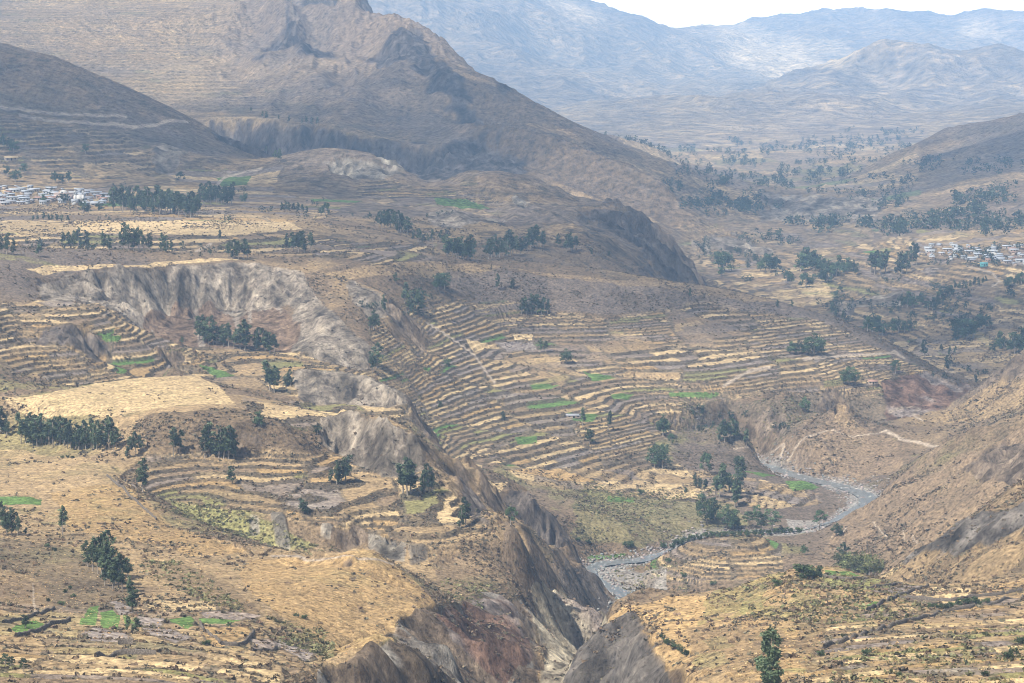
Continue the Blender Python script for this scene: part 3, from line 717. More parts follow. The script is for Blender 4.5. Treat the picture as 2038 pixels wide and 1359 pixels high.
paint([(1540,900),(1600,862),(1640,838),(1672,785),(1712,838),(1790,872),(1800,930),(1640,960)], 1640, 1758, BROWN * 1.05, 0.75, 8, 0.35)
paint([(1660,830),(1672,785),(1692,822),(1730,850),(1700,846)], 1700, 1762, TAN * 0.95, 0.5, 6, 0.3)
paint([(1560,790),(1760,770),(1790,845),(1700,850),(1600,850)], 1775, 1860, SCRUB * 1.35, 0.75, 12, 0.3)
paint([(1880,820),(1940,788),(2300,560),(2300,760),(2038,820),(1930,850)], 1640, 1900, TAN * 0.86, 0.75, 10, 0.4)
paint([(1880,620),(2038,650),(2300,650),(2300,720),(1950,760),(1900,775),(1800,700)], 2050, 2500, STRAW, 0.75, 10, 0.2)
paint([(1560,555),(1640,560),(1660,600),(1580,612),(1420,560)], 2500, 3000, STRAW * 0.92, 0.7, 10, 0.3)
paint([(150,440),(330,440),(560,432),(600,455),(420,470),(330,466),(150,466)], 2040, 2330, STRAW * 1.02, 0.9, 6)
paint([(0,440),(150,445),(150,470),(0,470)], 2000, 2250, STRAW * 0.8, 0.7, 6)
paint([(50,534),(90,527),(150,531),(240,527),(330,521),(420,515),(520,513),(420,521),(320,528),(230,534),(150,541),(85,543)], 1600, 1860, STRAW * 0.98, 0.9, 9, 0.3)
paint([(640,540),(760,524),(880,518),(1010,530),(900,555),(760,548),(690,552)], 1740, 2040, TAN * 0.98, 0.8, 6, 0.3)
paint([(880,540),(1000,535),(1200,555),(1430,572),(1660,640),(1640,660),(1400,620),(1200,630),(1000,610),(900,580)], 1880, 2120, MAUVE * 0.85, 0.7, 20, 0.4)
paint([(1000,530),(1200,553),(1430,570),(1560,596),(1500,600),(1300,574),(1100,548)], 1980, 2130, TAN * 0.95, 0.6, 8, 0.4)
paint([(20,612),(70,598),(190,604),(232,630),(150,628),(60,628)], 1530, 1580, STRAW * 0.86, 0.85, 6, 0.3)
paint([(1000,935),(1300,935),(1330,960),(1250,985),(1050,960)], 1480, 1600, TAN * 1.2, 0.6, 10)
paint([(400,-100),(760,-100),(900,140),(880,270),(640,225),(440,190)], 3800, 6400, MAUVE * 0.82, 0.55, 40, 0.3)
paint([(0,60),(0,-200),(420,-200),(560,-100),(420,60),(300,120),(120,100)], 4300, 6400, TAN * 1.0, 0.6, 30, 0.3)
paint([(640,-100),(760,-60),(880,120),(1010,250),(1180,400),(1010,330),(860,230),(720,90)], 3300, 5600, BROWN * 1.12, 0.5, 14, 0.5)
paint([(330,90),(470,130),(430,190),(330,215),(250,160)], 3900, 4900, STRAW * 0.92, 0.55, 25, 0.2)
paint([(420,226),(560,238),(780,270),(860,282),(700,268),(420,242)], 3700, 4010, STRAW * 0.9, 0.8, 4)
paint([(1250,285),(1850,285),(1800,320),(1500,335),(1250,330)], 5000, 7700, BROWN * 1.25, 0.5, 12, 0.6)
paint([(1500,225),(1640,165),(1700,190),(1810,285),(1400,290)], 7400, 9700, BROWN * 1.3, 0.55, 16, 0.4)
paint([(1060,205),(1160,195),(1210,212),(1100,218)], 8800, 9700, STRAW * 1.0, 0.7, 10)
paint([(1850,220),(2038,195),(2300,190),(2300,235),(1830,262)], 8000, 9900, TAN * 0.9, 0.5, 16, 0.4)
paint([(800,25),(850,-5),(905,30),(930,45),(850,40)], 12000, 14500, STRAW * 1.1, 0.6, 12)
paint([(-60,1060),(60,1075),(140,1095),(240,1165),(290,1235),(215,1215),(120,1210),(60,1150),(-60,1110)], 640, 1000, SCRUB * 1.25, 0.7, 14, 0.35)
paint([(280,1110),(400,1130),(480,1180),(520,1225),(440,1215),(340,1170)], 660, 900, BROWN * 0.75, 0.55, 18, 0.4)
paint([(-60,1290),(60,1300),(180,1340),(330,1330),(480,1359),(480,1500),(-60,1500)], 380, 620, BROWN * 0.8, 0.6, 26, 0.5)
paint([(1420,1160),(1560,1150),(1500,1215),(1400,1240)], 640, 870, OLIVE * 1.0, 0.5, 22, 0.5)
paint([(1600,1230),(1720,1215),(1740,1270),(1640,1300),(1560,1290)], 520, 740, BROWN * 0.75, 0.6, 24, 0.4)
for i_ in range(26):
    r_ = np.random.default_rng(i_ + 50); x_, y_ = r_.uniform(1400, 2030), r_.uniform(1190, 1355); w_, h_ = r_.uniform(25, 70), r_.uniform(7, 18)
    paint([(x_ - w_, y_), (x_ - w_ * 0.4, y_ - h_), (x_ + w_ * 0.6, y_ - h_ * 0.8), (x_ + w_, y_ + h_ * 0.3), (x_ + w_ * 0.2, y_ + h_)], 420, 850, [OLIVE * 1.05, BROWN * 0.75, SCRUB * 1.5, OLIVE * 1.3, BROWN * 0.95][i_ % 5], 0.55, 22, 0.4)
paint([(1380,1240),(1560,1250),(1540,1330),(1400,1330)], 480, 760, BROWN * 0.95, 0.5, 26, 0.5)
paint([(1000,1085),(1130,1100),(1160,1200),(1080,1200),(1000,1150)], 1080, 1300, BROWN * 1.1, 0.5, 16, 0.4)
paint([(850,1110),(990,1090),(1010,1190),(900,1200)], 960, 1120, BROWN * 0.9, 0.7, 12, 0.4)
paint([(1150,340),(1370,420),(1330,470),(1180,400)], 3000, 3700, BROWN * 0.9, 0.5, 20, 0.4)
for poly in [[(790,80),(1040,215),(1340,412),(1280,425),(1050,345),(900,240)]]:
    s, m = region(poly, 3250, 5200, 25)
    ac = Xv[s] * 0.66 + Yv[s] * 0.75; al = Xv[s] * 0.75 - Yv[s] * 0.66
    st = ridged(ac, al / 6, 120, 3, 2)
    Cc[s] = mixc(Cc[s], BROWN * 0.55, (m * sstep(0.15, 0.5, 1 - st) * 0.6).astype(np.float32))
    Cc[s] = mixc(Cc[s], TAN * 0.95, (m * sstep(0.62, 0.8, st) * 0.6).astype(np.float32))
paint([(1000,1010),(1060,1065),(1110,1095),(1060,1130),(1000,1070),(960,1010)], 1120, 1310, TAN * 0.9, 0.6, 12, 0.5)
# bare rock
for k, c in ROCKC.items():
    m = (rockK == k) * rockS
    vr = 0.45 + 0.75 * ridged(Xv + 0.25 * Z, Yv * 0.5 + 0.1 * Z, 15, 4, 7) + 0.35 * fbm(Xv * 1.0, Yv * 0.3, 8, 3, 2) if k != TALUS else 0.9 + 0.3 * n3
    if np.ndim(vr) == 0: vr = np.full((NY, NU), vr, np.float32)
    Cr = c[None, None] * np.clip(vr, 0.4, 1.5)[..., None]
    if k == REDR: Cr = mixc(Cr, col(.30,.25,.22), sstep(0.1, 0.4, fbm(Xv + Z, Yv - Z, 22, 3, 2)))
    if k == RUST: Cr = mixc(Cr, col(.40,.37,.32), sstep(0.15, 0.4, fbm(Xv + Z, Yv - Z, 14, 3, 4)) * 0.8)
    if k == YELL: Cr = mixc(Cr, col(.38,.31,.26), sstep(0.15, 0.5, fbm(Xv * 0.7 + Yv * 0.7, (Yv - Xv) * 0.15, 14, 3, 4)))
    Cc = mixc(Cc, Cr, m * 0.92)
Cc = mixc(Cc, BROWN * 0.95, (ROCKNAT * sstep(0.0, 0.3, fbm(Xv, Yv, 26, 3, 5) + 0.2 * n3)).astype(np.float32) * 0.8)
tal = (rockK == TALUS) * sstep(0.62, 0.8, ridged(Xv + 0.15 * Yv, Yv * 0.12, 14, 2, 3))
Cc = mixc(Cc, col(.36,.31,.255), tal.astype(np.float32) * 0.75)
# terrace treads: every tread is cut into plots along its length
tp = tmask > 0.3
plot = np.floor((Xv * 0.9 + Yv * 0.35 + 30 * fbm(Xv, Yv, 120, 2, 3)) / 46.0 + 0.37 * kq)
hv = hash01(kq, plot, 1.0).astype(np.float32)
pal = np.stack([TAN * 1.0, STRAW * 1.0, BROWN * 1.1, MAUVE * 1.02, TAN * 0.86, GOLD * 0.95, PLOW, OLIVE * 1.0, STRAW * 0.86, GREEN * 1.2])
cut = np.array([.17, .36, .48, .60, .74, .80, .87, .92, .985, 1.0])
tc_ = pal[np.clip(np.searchsorted(cut, hv), 0, 9)]
near_t = np.where(Yv < 3300, 0.82, 0.35).astype(np.float32)
Cc = mixc(Cc, tc_ * (1 + 0.22 * n3)[..., None], np.clip(terrA * (0.35 + 0.65 * keep) * near_t, 0, 1) * (rockS < 0.3))
edge = (np.abs((Xv * 0.9 + Yv * 0.35 + 30 * fbm(Xv, Yv, 120, 2, 3)) / 46.0 + 0.37 * kq - plot - 0.5) > 0.47)
Cc = mixc(Cc, SCRUB * 1.2, (edge & (terrA > 0.4) & (Yv < 3300)).astype(np.float32) * 0.6)
rc = np.clip(0.8 + 0.5 * n3, 0.2, 1)
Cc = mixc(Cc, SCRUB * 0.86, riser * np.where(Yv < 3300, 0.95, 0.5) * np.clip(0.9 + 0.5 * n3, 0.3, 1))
Cc = mixc(Cc, SCRUB * 1.3, ((blkd < 0.05) & (terrA > 0.4) & (Yv < 3300)) * np.clip(0.6 + 1.2 * n3, 0, 0.8).astype(np.float32))
# level fields on the plateau and the valley floor
def fields(poly, d0, d1, sx, sy, a, ang):
    s, m = region(poly, d0, d1, 10)
    x = Xv[s] + 14 * wpx[s]; y = Yv[s] + 14 * wpy[s]
    p = x * math.cos(ang) + y * math.sin(ang); r = -x * math.sin(ang) + y * math.cos(ang)
    kr = np.floor(r / sy); kp = np.floor(p / sx + 0.5 * hash01(kr, 3))
    h = hash01(kp, kr, 2.0).astype(np.float32)
    c = pal[np.clip(np.searchsorted(cut, h), 0, 9)]
    e = (r / sy - kr < 0.10) | (p / sx + 0.5 * hash01(kr, 3) - kp < 0.05)
    c = np.where(e[..., None], SCRUB * 1.5, c)
    Cc[s] = mixc(Cc[s], c, (m * a * (rockS[s] < 0.3)).astype(np.float32))
fields([(-100,370),(420,372),(720,400),(620,440),(150,440),(-100,445)], 2200, 2900, 75, 38, 0.75, 0.2)
fields([(330,340),(560,330),(540,385),(350,385)], 2600, 3050, 80, 45, 0.7, 0.3)
fields([(1230,285),(1830,285),(1830,400),(1380,430)], 3900, 7700, 160, 110, 0.4, 0.15)
fields([(1400,520),(1640,540),(1660,610),(1560,600)], 2500, 3200, 40, 30, 0.6, 0.3)
fields([(1820,620),(2200,640),(2200,760),(1900,770)], 2050, 2500, 40, 28, 0.6, 0.2)
fields([(1830,455),(2200,455),(2200,490),(1830,495)], 2950, 3400, 90, 50, 0.7, 0.1)
fields([(1000,930),(1350,930),(1560,960),(1640,985),(1560,1010),(1350,990),(1050,965)], 1480, 1650, 42, 20, 0.65, 0.1)
# single fields that can be told apart in the photograph
for poly, d0, d1, c in [
 ([(190,1246),(240,1258),(270,1272),(262,1280),(180,1275),(160,1260)], 560, 720, PLOW * 1.25),
 ([(215,1195),(255,1200),(265,1220),(240,1222)], 680, 800, PLOW * 1.2),
 ([(275,1225),(330,1230),(320,1245),(280,1240)], 640, 720, PLOW * 1.3),
 ([(285,1248),(340,1250),(380,1265),(350,1275),(300,1262)], 600, 700, PLOW * 1.25),
 ([(400,1218),(450,1213),(520,1228),(480,1232),(410,1228)], 660, 760, MAUVE * 1.5),
 ([(400,1245),(495,1245),(500,1262),(440,1282),(415,1275)], 600, 720, GOLD * 0.98),
 ([(500,1270),(545,1272),(560,1290),(505,1290)], 600, 700, MAUVE * 1.6),
 ([(540,1268),(625,1290),(612,1312),(560,1290)], 600, 700, PLOW * 1.3),
 ([(300,1195),(420,1195),(430,1212),(330,1215),(290,1208)], 700, 830, STRAW * 0.95),
 ([(1805,1175),(1845,1168),(1935,1172),(1930,1190),(1890,1196),(1790,1186)], 740, 850, STRAW * 1.1),
 ([(1735,1172),(1830,1166),(1840,1172),(1800,1182),(1740,1180)], 760, 860, PLOW * 1.1),
 ([(1640,1150),(1790,1158),(1780,1168),(1700,1172),(1640,1162)], 770, 860, OLIVE * 1.25),
 ([(935,950),(1012,960),(965,985)], 1280, 1370, STRAW * 0.95),
 ([(925,672),(1000,690),(940,695)], 1780, 1900, STRAW * 1.05),
 ([(1020,665),(1060,664),(1058,675),(1025,675)], 1850, 1930, STRAW * 1.15),
 ([(985,678),(1060,680),(1070,692),(1010,696)], 1780, 1900, PLOW * 1.1),
 ([(1250,735),(1360,738),(1350,755),(1220,745)], 1760, 1860, TAN * 1.05),
 ([(880,920),(960,925),(950,945),(890,938)], 1340, 1560, STRAW),
 ([(1010,935),(1110,930),(1200,960),(1110,955)], 1480, 1620, GOLD * 1.05),
]:
    P_c = np.mean(np.array(poly, float), 0)
    paint([tuple(P_c + (np.array(p) - P_c) * 1.10 + np.sign(np.array(p) - P_c) * 1.5) for p in poly], d0, d1, SCRUB * 1.3, 0.75, 3)
    paint(poly, d0, d1, c, 0.92, 3)
    s, m = region(poly, d0, d1, 3)
    fur = 1 + 0.10 * np.sign(np.sin((Xv[s] * 0.85 + Yv[s] * 0.5 + 1.5 * n2[s]) * 2.1)) + 0.12 * n3[s]
    Cc[s] = np.where(m[..., None], Cc[s] * fur[..., None], Cc[s])
# green crops
CROPS = [
 ([(-60,990),(60,993),(84,998),(80,1006),(-60,1009)], 1000, 1080, 'bright green crop field on the hilltop at the picture edge'),
 ([(158,1240),(176,1208),(197,1205),(192,1242)], 640, 760, 'bright green crop field, narrower of the pair split by a path'),
 ([(201,1216),(225,1213),(241,1226),(236,1248),(202,1246)], 640, 740, 'bright green crop field, wider of the pair split by a path'),
 ([(244,1221),(270,1236),(252,1243)], 640, 740, 'small green crop field behind a lone slender eucalyptus'),
 ([(20,1250),(68,1231),(96,1245),(42,1262)], 590, 700, 'dull green crop field around a small dark tree'),
 ([(328,1230),(380,1226),(397,1240),(372,1249)], 620, 720, 'green crop field with pale bare streaks below the dry fields'),
 ([(396,1230),(480,1232),(450,1240),(400,1238)], 630, 740, 'thin pale green strip of crop beside a bare grey field'),
 ([(1640,1136),(1690,1139),(1722,1149),(1650,1148)], 800, 870, 'green strip of pasture beside the bush on the foreground crest'),
 ([(1700,1207),(1750,1195),(1738,1216)], 680, 800, 'small green patch beside a slanting stone wall'),
 ([(1210,986),(1266,989),(1262,999),(1208,998)], 1470, 1580, 'thin green crop strip on the river plain'),
 ([(1168,1087),(1246,1089),(1240,1097),(1174,1099)], 1380, 1450, 'bright green riverside crop field beside the lower bend'),
 ([(1562,957),(1608,953),(1632,969),(1580,975)], 1560, 1680, 'green crop fields inside the upper river bend'),
 ([(1475,936),(1545,940),(1520,948)], 1600, 1690, 'thin dark green crop strip along the upper river'),
 ([(1055,763),(1115,765),(1100,774),(1062,772)], 1680, 1810, 'green crop field among the middle terraces, below the round knoll'),
 ([(1212,783),(1262,782),(1250,795),(1220,793)], 1690, 1800, 'green crop field beside the dark gully on the terraces'),
 ([(1330,779),(1432,781),(1420,792),(1332,790)], 1690, 1800, 'long green crop field above the scrubby river bluff'),
 ([(1160,738),(1225,749),(1180,757)], 1730, 1860, 'wedge shaped green crop field on the middle terraces'),
 ([(862,393),(945,394),(976,404),(870,407)], 2480, 2950, 'blue green crop fields on the low mound under the mountain'),
 ([(432,352),(500,348),(492,366),(440,371)], 2700, 3020, 'green crop field beside the road at the foot of the hill'),
 ([(200,667),(242,669),(236,680),(210,678)], 1480, 1620, 'small green crop field among the terraces beside the rocky knoll'),
 ([(392,724),(412,727),(470,745),(430,751)], 1500, 1590, 'green crop field on the strip fields below the pale cliff'),
 ([(1025,868),(1070,868),(1068,880),(1030,880)], 1560, 1680, 'small green crop field low on the terraces'),
 ([(820,730),(860,727),(850,740),(822,740)], 1680, 1800, 'small green crop field near the lone tree on the terraces'),
 ([(1130,820),(1190,824),(1180,838),(1140,834)], 1640, 1740, 'green crop field above the round tree on the terraces'),
]
for poly, d0, d1, _ in CROPS:
    paint(poly, d0, d1, GREEN * (1.05 if d0 < 1100 else 0.9) + OLIVE * 0.15, 0.92, 3)
    s, m = region(poly, d0, d1, 3)
    fur = 1 + 0.22 * np.sin((Xv[s] * 0.5 - Yv[s] * 0.85 + 2.0 * n2[s]) * 2.3) + 0.35 * n3[s]
    Cc[s] = np.where(m[..., None], np.clip(Cc[s] * fur[..., None], 0, 1), Cc[s])
# gravel along the river
gr = riverD
Cc = mixc(Cc, GRAVEL * (1 + 0.35 * n3)[..., None], (1 - sstep(2, 11, gr + 9 * n2)) * (gr < 1e8))
paint([(1225,1140),(1320,1120),(1330,1170),(1240,1175)], 1290, 1400, GRAVEL, 0.75, 14, 0.5)
paint([(1565,1030),(1640,1035),(1640,1060),(1580,1062)], 1480, 1560, GRAVEL * 1.15, 0.75, 10, 0.3)

# ---- dirt roads and tracks, cut into the ground's cover
ROADS = [
 ([(1762,850),(1790,868),(1830,880),(1875,893)], 1600, 1760, 2.6, 'pale dirt road'),
 ([(1460,888),(1530,882),(1600,868),(1660,848)], 1640, 1790, 1.3, 'track'),
 ([(1770,818),(1815,812),(1833,813),(1818,826),(1836,836)], 1760, 1870, 1.8, 'track'),
 ([(1440,768),(1470,750),(1500,736),(1530,730)], 1780, 1880, 3.2, 'track'),
 ([(1600,713),(1680,708),(1780,700),(1800,712)], 1880, 2060, 2.4, 'track'),
 ([(-80,208),(80,219),(160,228),(250,236)], 3100, 3400, 6.0, 'track'),
 ([(40,228),(150,243),(265,256),(310,252),(340,244),(372,245)], 3000, 3400, 6.0, 'track'),
 ([(428,372),(446,352),(475,342),(520,334)], 2700, 3150, 4.5, 'track'),
 ([(58,1148),(64,1175),(66,1200),(74,1222)], 690, 850, 1.3, 'path'),
 ([(350,525),(385,505),(420,485)], 1850, 2150, 3.0, 'track'),
 ([(1895,400),(1905,412),(1912,425)], 3300, 3700, 6.0, 'track'),
 ([(1925,528),(1975,540),(1990,560),(1975,570)], 2650, 2960, 3.0, 'track'),
 ([(850,640),(900,672),(940,700),(985,760)], 1680, 1950, 2.0, 'track'),
 ([(1655,1075),(1690,1052),(1725,1040),(1760,1052),(1795,1064),(1835,1085)], 1200, 1500, 0.8, 'path'),
 ([(1660,848),(1700,862),(1762,850)], 1640, 1790, 1.3, 'track'),
 ([(540,1104),(700,1110),(820,1135)], 860, 930, 1.0, 'path'),
]
def roadmask(P, d0, d1, w):
    j0, j1 = np.searchsorted(YG, d0), np.searchsorted(YG, d1)
    xs = [p[0] for p in P]
    i0 = int(np.clip(((min(xs) - 12 - CXP) / FPX - U0) / DU, 0, NU - 2)); i1 = int(np.clip(((max(xs) + 12 - CXP) / FPX - U0) / DU + 2, 2, NU))
    s = (slice(j0, j1), slice(i0, i1))
    wk = np.clip(1800 / Yv[s], 0, 1) ** 2 * 2.0
    x = PXs[s] + wpx[s] * wk; y = PYs[s] + wpy[s] * wk
    D = np.full(x.shape, 1e9, np.float32)
    for (x0, y0), (x1, y1) in zip(P[:-1], P[1:]):
        dx, dy = x1 - x0, y1 - y0
        t = np.clip(((x - x0) * dx + (y - y0) * dy) / (dx * dx + dy * dy), 0, 1)
        D = np.minimum(D, np.hypot(x - x0 - t * dx, (y - y0 - t * dy)) * Yv[s] / FPX)
    return s, D, w
for P, d0, d1, w, _ in ROADS:
    s, D, w = roadmask(P, d0, d1, w * 0.42)
    Cc[s] = mixc(Cc[s], ROADC, (1 - sstep(w * 0.7, w * 1.15, D)) * 0.95)

# ------------------------------------------------------------------ meshes of the ground
def new_mesh(name, V, F, mats, parent=None, smooth=False, mi=None):
    me = bpy.data.meshes.new(name)
    V = np.asarray(V, np.float32); F = np.asarray(F, np.int32)
    k = F.shape[1]
    me.vertices.add(len(V)); me.vertices.foreach_set('co', V.ravel())
    me.loops.add(F.size); me.loops.foreach_set('vertex_index', F.ravel())
    me.polygons.add(len(F))
    me.polygons.foreach_set('loop_start', np.arange(0, F.size, k, dtype=np.int32))
    me.polygons.foreach_set('loop_total', np.full(len(F), k, np.int32))
    if smooth: me.polygons.foreach_set('use_smooth', np.ones(len(F), bool))
    for m in (mats if isinstance(mats, (list, tuple)) else [mats]): me.materials.append(m)
    if mi is not None: me.polygons.foreach_set('material_index', np.asarray(mi, np.int32))
    me.update(calc_edges=True)
    o = bpy.data.objects.new(name, me)
    COL.objects.link(o)
    if parent: o.parent = parent
    return o

def mat_new(name, rough=0.9, spec=0.1):
    m = bpy.data.materials.new(name); m.use_nodes = True
    b = m.node_tree.nodes['Principled BSDF']
    b.inputs['Roughness'].default_value = rough
    b.inputs['Specular IOR Level'].default_value = spec
    return m, m.node_tree, b

def noise_node(nt, scale, detail=3, rough=0.6, vec=None, stretch=None):
    n = nt.nodes.new('ShaderNodeTexNoise')
    n.inputs['Scale'].default_value = scale; n.inputs['Detail'].default_value = detail; n.inputs['Roughness'].default_value = rough
    if vec is not None:
        if stretch:
            mp = nt.nodes.new('ShaderNodeMapping'); mp.inputs['Scale'].default_value = stretch
            nt.links.new(vec, mp.inputs[0]); vec = mp.outputs[0]
        nt.links.new(vec, n.inputs['Vector'])
    return n
def ramp(nt, fac, stops):
    r = nt.nodes.new('ShaderNodeValToRGB')
    e = r.color_ramp.elements
    while len(e) < len(stops): e.new(0.5)
    for i, (p, c) in enumerate(stops):
        e[i].position = p; e[i].color = (*c, 1) if len(c) == 3 else c
    nt.links.new(fac, r.inputs[0])
    return r

def ground_mat(name, s1, s2, bump, dist):
    m, nt, b = mat_new(name, 0.95, 0.05)
    at = nt.nodes.new('ShaderNodeVertexColor'); at.layer_name = 'Col'
    tc = nt.nodes.new('ShaderNodeTexCoord')
    rk = nt.nodes.new('ShaderNodeAttribute'); rk.attribute_name = 'Rock'
    nr1 = noise_node(nt, s1 * 0.9, 6, 0.72, tc.outputs['Object'], (1, 1, 0.34))
    nr2 = noise_node(nt, s1 * 0.22, 4, 0.6, tc.outputs['Object'], (1, 1, 0.42))
    rr1 = ramp(nt, nr1.outputs['Fac'], [(0.30, (0.30, 0.29, 0.29)), (0.46, (0.85, 0.84, 0.83)), (0.6, (1.15, 1.14, 1.12)), (0.72, (1.75, 1.74, 1.70))])
    rr2 = ramp(nt, nr2.outputs['Fac'], [(0.34, (0.45, 0.43, 0.42)), (0.5, (1.0, 0.99, 0.98)), (0.66, (1.5, 1.49, 1.45))])
    mr_ = nt.nodes.new('ShaderNodeMixRGB'); mr_.blend_type = 'MULTIPLY'; mr_.inputs[0].default_value = 1
    nt.links.new(rr1.outputs[0], mr_.inputs[1]); nt.links.new(rr2.outputs[0], mr_.inputs[2])
    na = noise_node(nt, s1, 4, 0.7, tc.outputs['Object'])
    nb = noise_node(nt, s2, 3, 0.6, tc.outputs['Object'])
    ra = ramp(nt, na.outputs['Fac'], [(0.30, (0.26, 0.25, 0.26)), (0.43, (0.76, 0.75, 0.74)), (0.54, (1.08, 1.08, 1.07)), (0.70, (1.65, 1.62, 1.54))])
    rb = ramp(nt, nb.outputs['Fac'], [(0.3, (0.80, 0.80, 0.82)), (0.7, (1.18, 1.17, 1.14))])
    m1 = nt.nodes.new('ShaderNodeMixRGB'); m1.blend_type = 'MULTIPLY'; m1.inputs[0].default_value = 1
    m2 = nt.nodes.new('ShaderNodeMixRGB'); m2.blend_type = 'MULTIPLY'; m2.inputs[0].default_value = 1
    nt.links.new(at.outputs['Color'], m1.inputs[1]); nt.links.new(ra.outputs[0], m1.inputs[2])
    nt.links.new(m1.outputs[0], m2.inputs[1]); nt.links.new(rb.outputs[0], m2.inputs[2])
    mg = nt.nodes.new('ShaderNodeMixRGB'); mg.blend_type = 'MULTIPLY'; mg.inputs[0].default_value = 1
    nt.links.new(at.outputs['Color'], mg.inputs[1]); nt.links.new(mr_.outputs[0], mg.inputs[2])
    mf = nt.nodes.new('ShaderNodeMixRGB')
    nt.links.new(rk.outputs['Fac'], mf.inputs[0]); nt.links.new(m2.outputs[0], mf.inputs[1]); nt.links.new(mg.outputs[0], mf.inputs[2])
    nt.links.new(mf.outputs[0], b.inputs['Base Color'])
    bp2 = nt.nodes.new('ShaderNodeBump'); bp2.inputs['Distance'].default_value = dist * 2.2
    nt.links.new(rk.outputs['Fac'], bp2.inputs['Strength']); nt.links.new(nr1.outputs['Fac'], bp2.inputs['Height'])
    bp = nt.nodes.new('ShaderNodeBump'); bp.inputs['Strength'].default_value = bump; bp.inputs['Distance'].default_value = dist
    nt.links.new(na.outputs['Fac'], bp.inputs['Height']); nt.links.new(bp.outputs[0], bp2.inputs['Normal']); nt.links.new(bp2.outputs[0], b.inputs['Normal'])
    return m
M_near = ground_mat('dry grass and soil', 0.50, 0.10, 0.9, 1.8)
M_mid = ground_mat('hill grass', 0.11, 0.022, 1.0, 9.0)
M_far = ground_mat('mountain ground', 0.016, 0.004, 1.0, 75.0)

def ground_strip(name, r0, r1, step, mat):
    rows = np.arange(r0, r1, 1); cols = np.arange(0, NU, step)
    V = np.stack([Xv[rows][:, cols], Yv[rows][:, cols], ZG[rows][:, cols]], -1).reshape(-1, 3)
    nr, nc = len(rows), len(cols)
    a = (np.arange(nr - 1)[:, None] * nc + np.arange(nc - 1)[None]).ravel()
    F = np.stack([a, a + 1, a + nc + 1, a + nc], 1)
    o = new_mesh(name, V, F, mat, smooth=True)
    ca = o.data.color_attributes.new('Col', 'FLOAT_COLOR', 'POINT')
    rgba = np.ones((len(V), 4), np.float32)
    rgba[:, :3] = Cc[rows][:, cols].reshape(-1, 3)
    ca.data.foreach_set('color', np.clip(rgba, 0, 1).ravel())
    ra_ = o.data.attributes.new('Rock', 'FLOAT', 'POINT'); ra_.data.foreach_set('value', np.clip(rockS[rows][:, cols], 0, 1).ravel().astype(np.float32))
    o['kind'] = 'structure'
    return o
def skirt(name, r0, r1, mat, right):
    # the same ground carried on to either side of the surveyed strip
    rows = np.arange(r0, r1, 2)
    if rows[-1] != r1 - 1: rows = np.append(rows, r1 - 1)
    k = np.arange(0, 420, 3)
    cols = NU - 1 - k if right else k
    u = (U1 + k * DU) if right else (U0 - k * DU)
    Y = np.repeat(YG[rows][:, None], len(k), 1)
    X = u[None] * Y
    Zs = ZG[rows][:, cols] + 3.0 * fbm(X, Y, 90, 3, 6) * np.clip(k / 40.0, 0, 1)[None]
    V = np.stack([X, Y, Zs], -1).reshape(-1, 3)
    nr, nc = len(rows), len(k)
    a = (np.arange(nr - 1)[:, None] * nc + np.arange(nc - 1)[None]).ravel()
    F = np.stack([a, a + 1, a + nc + 1, a + nc], 1) if right else np.stack([a, a + nc, a + nc + 1, a + 1], 1)
    o = new_mesh(name, V, F, mat, smooth=True)
    ca = o.data.color_attributes.new('Col', 'FLOAT_COLOR', 'POINT')
    rgba = np.ones((len(V), 4), np.float32); rgba[:, :3] = Cc[rows][:, cols].reshape(-1, 3)
    ca.data.foreach_set('color', np.clip(rgba, 0, 1).ravel())
    ra_ = o.data.attributes.new('Rock', 'FLOAT', 'POINT'); ra_.data.foreach_set('value', np.clip(rockS[rows][:, cols], 0, 1).ravel().astype(np.float32))
    o['kind'] = 'structure'
RB, RC = len(ya), len(ya) + len(yb)
ground_strip('terrain', 0, RB, 1, M_near)
ground_strip('hills', RB - 1, RC, 1, M_mid)
ground_strip('mountains', RC - 1, NY, 1, M_far)

for rt in (False, True):
    skirt('terrain', 0, RB, M_near, rt)
    skirt('hills', RB - 1, RC, M_mid, rt)
    skirt('mountains', RC - 1, NY, M_far, rt)

# ------------------------------------------------------------------ reading the ground
LYG = np.log(YG)
def ground_z(x, y):
    x = np.asarray(x, float); y = np.asarray(y, float)
    fi = np.clip((x / y - U0) / DU, 0, NU - 1.001); i = fi.astype(int); fi = fi - i
    fj = np.clip(np.interp(np.log(y), LYG, np.arange(NY)), 0, NY - 1.001); j = fj.astype(int); fj = fj - j
    return (ZG[j, i] * (1 - fi) + ZG[j, i + 1] * fi) * (1 - fj) + (ZG[j + 1, i] * (1 - fi) + ZG[j + 1, i + 1] * fi) * fj
def hit(px, py, dmin=0):
    """the ground point seen at a column and row of the picture"""
    u = float(ray_u(px, py)); s = float(slope_of(py))
    i = int(np.clip(round((u - U0) / DU), 0, NU - 1))
    j0 = int(np.searchsorted(YG, dmin)) if dmin else 0
    c = ZG[j0:, i] / YG[j0:] >= s
    j = j0 + (int(c.argmax()) if c.any() else NY - 1 - j0)
    y = float(YG[j])
    return u * y, y, float(ground_z(u * y, y))
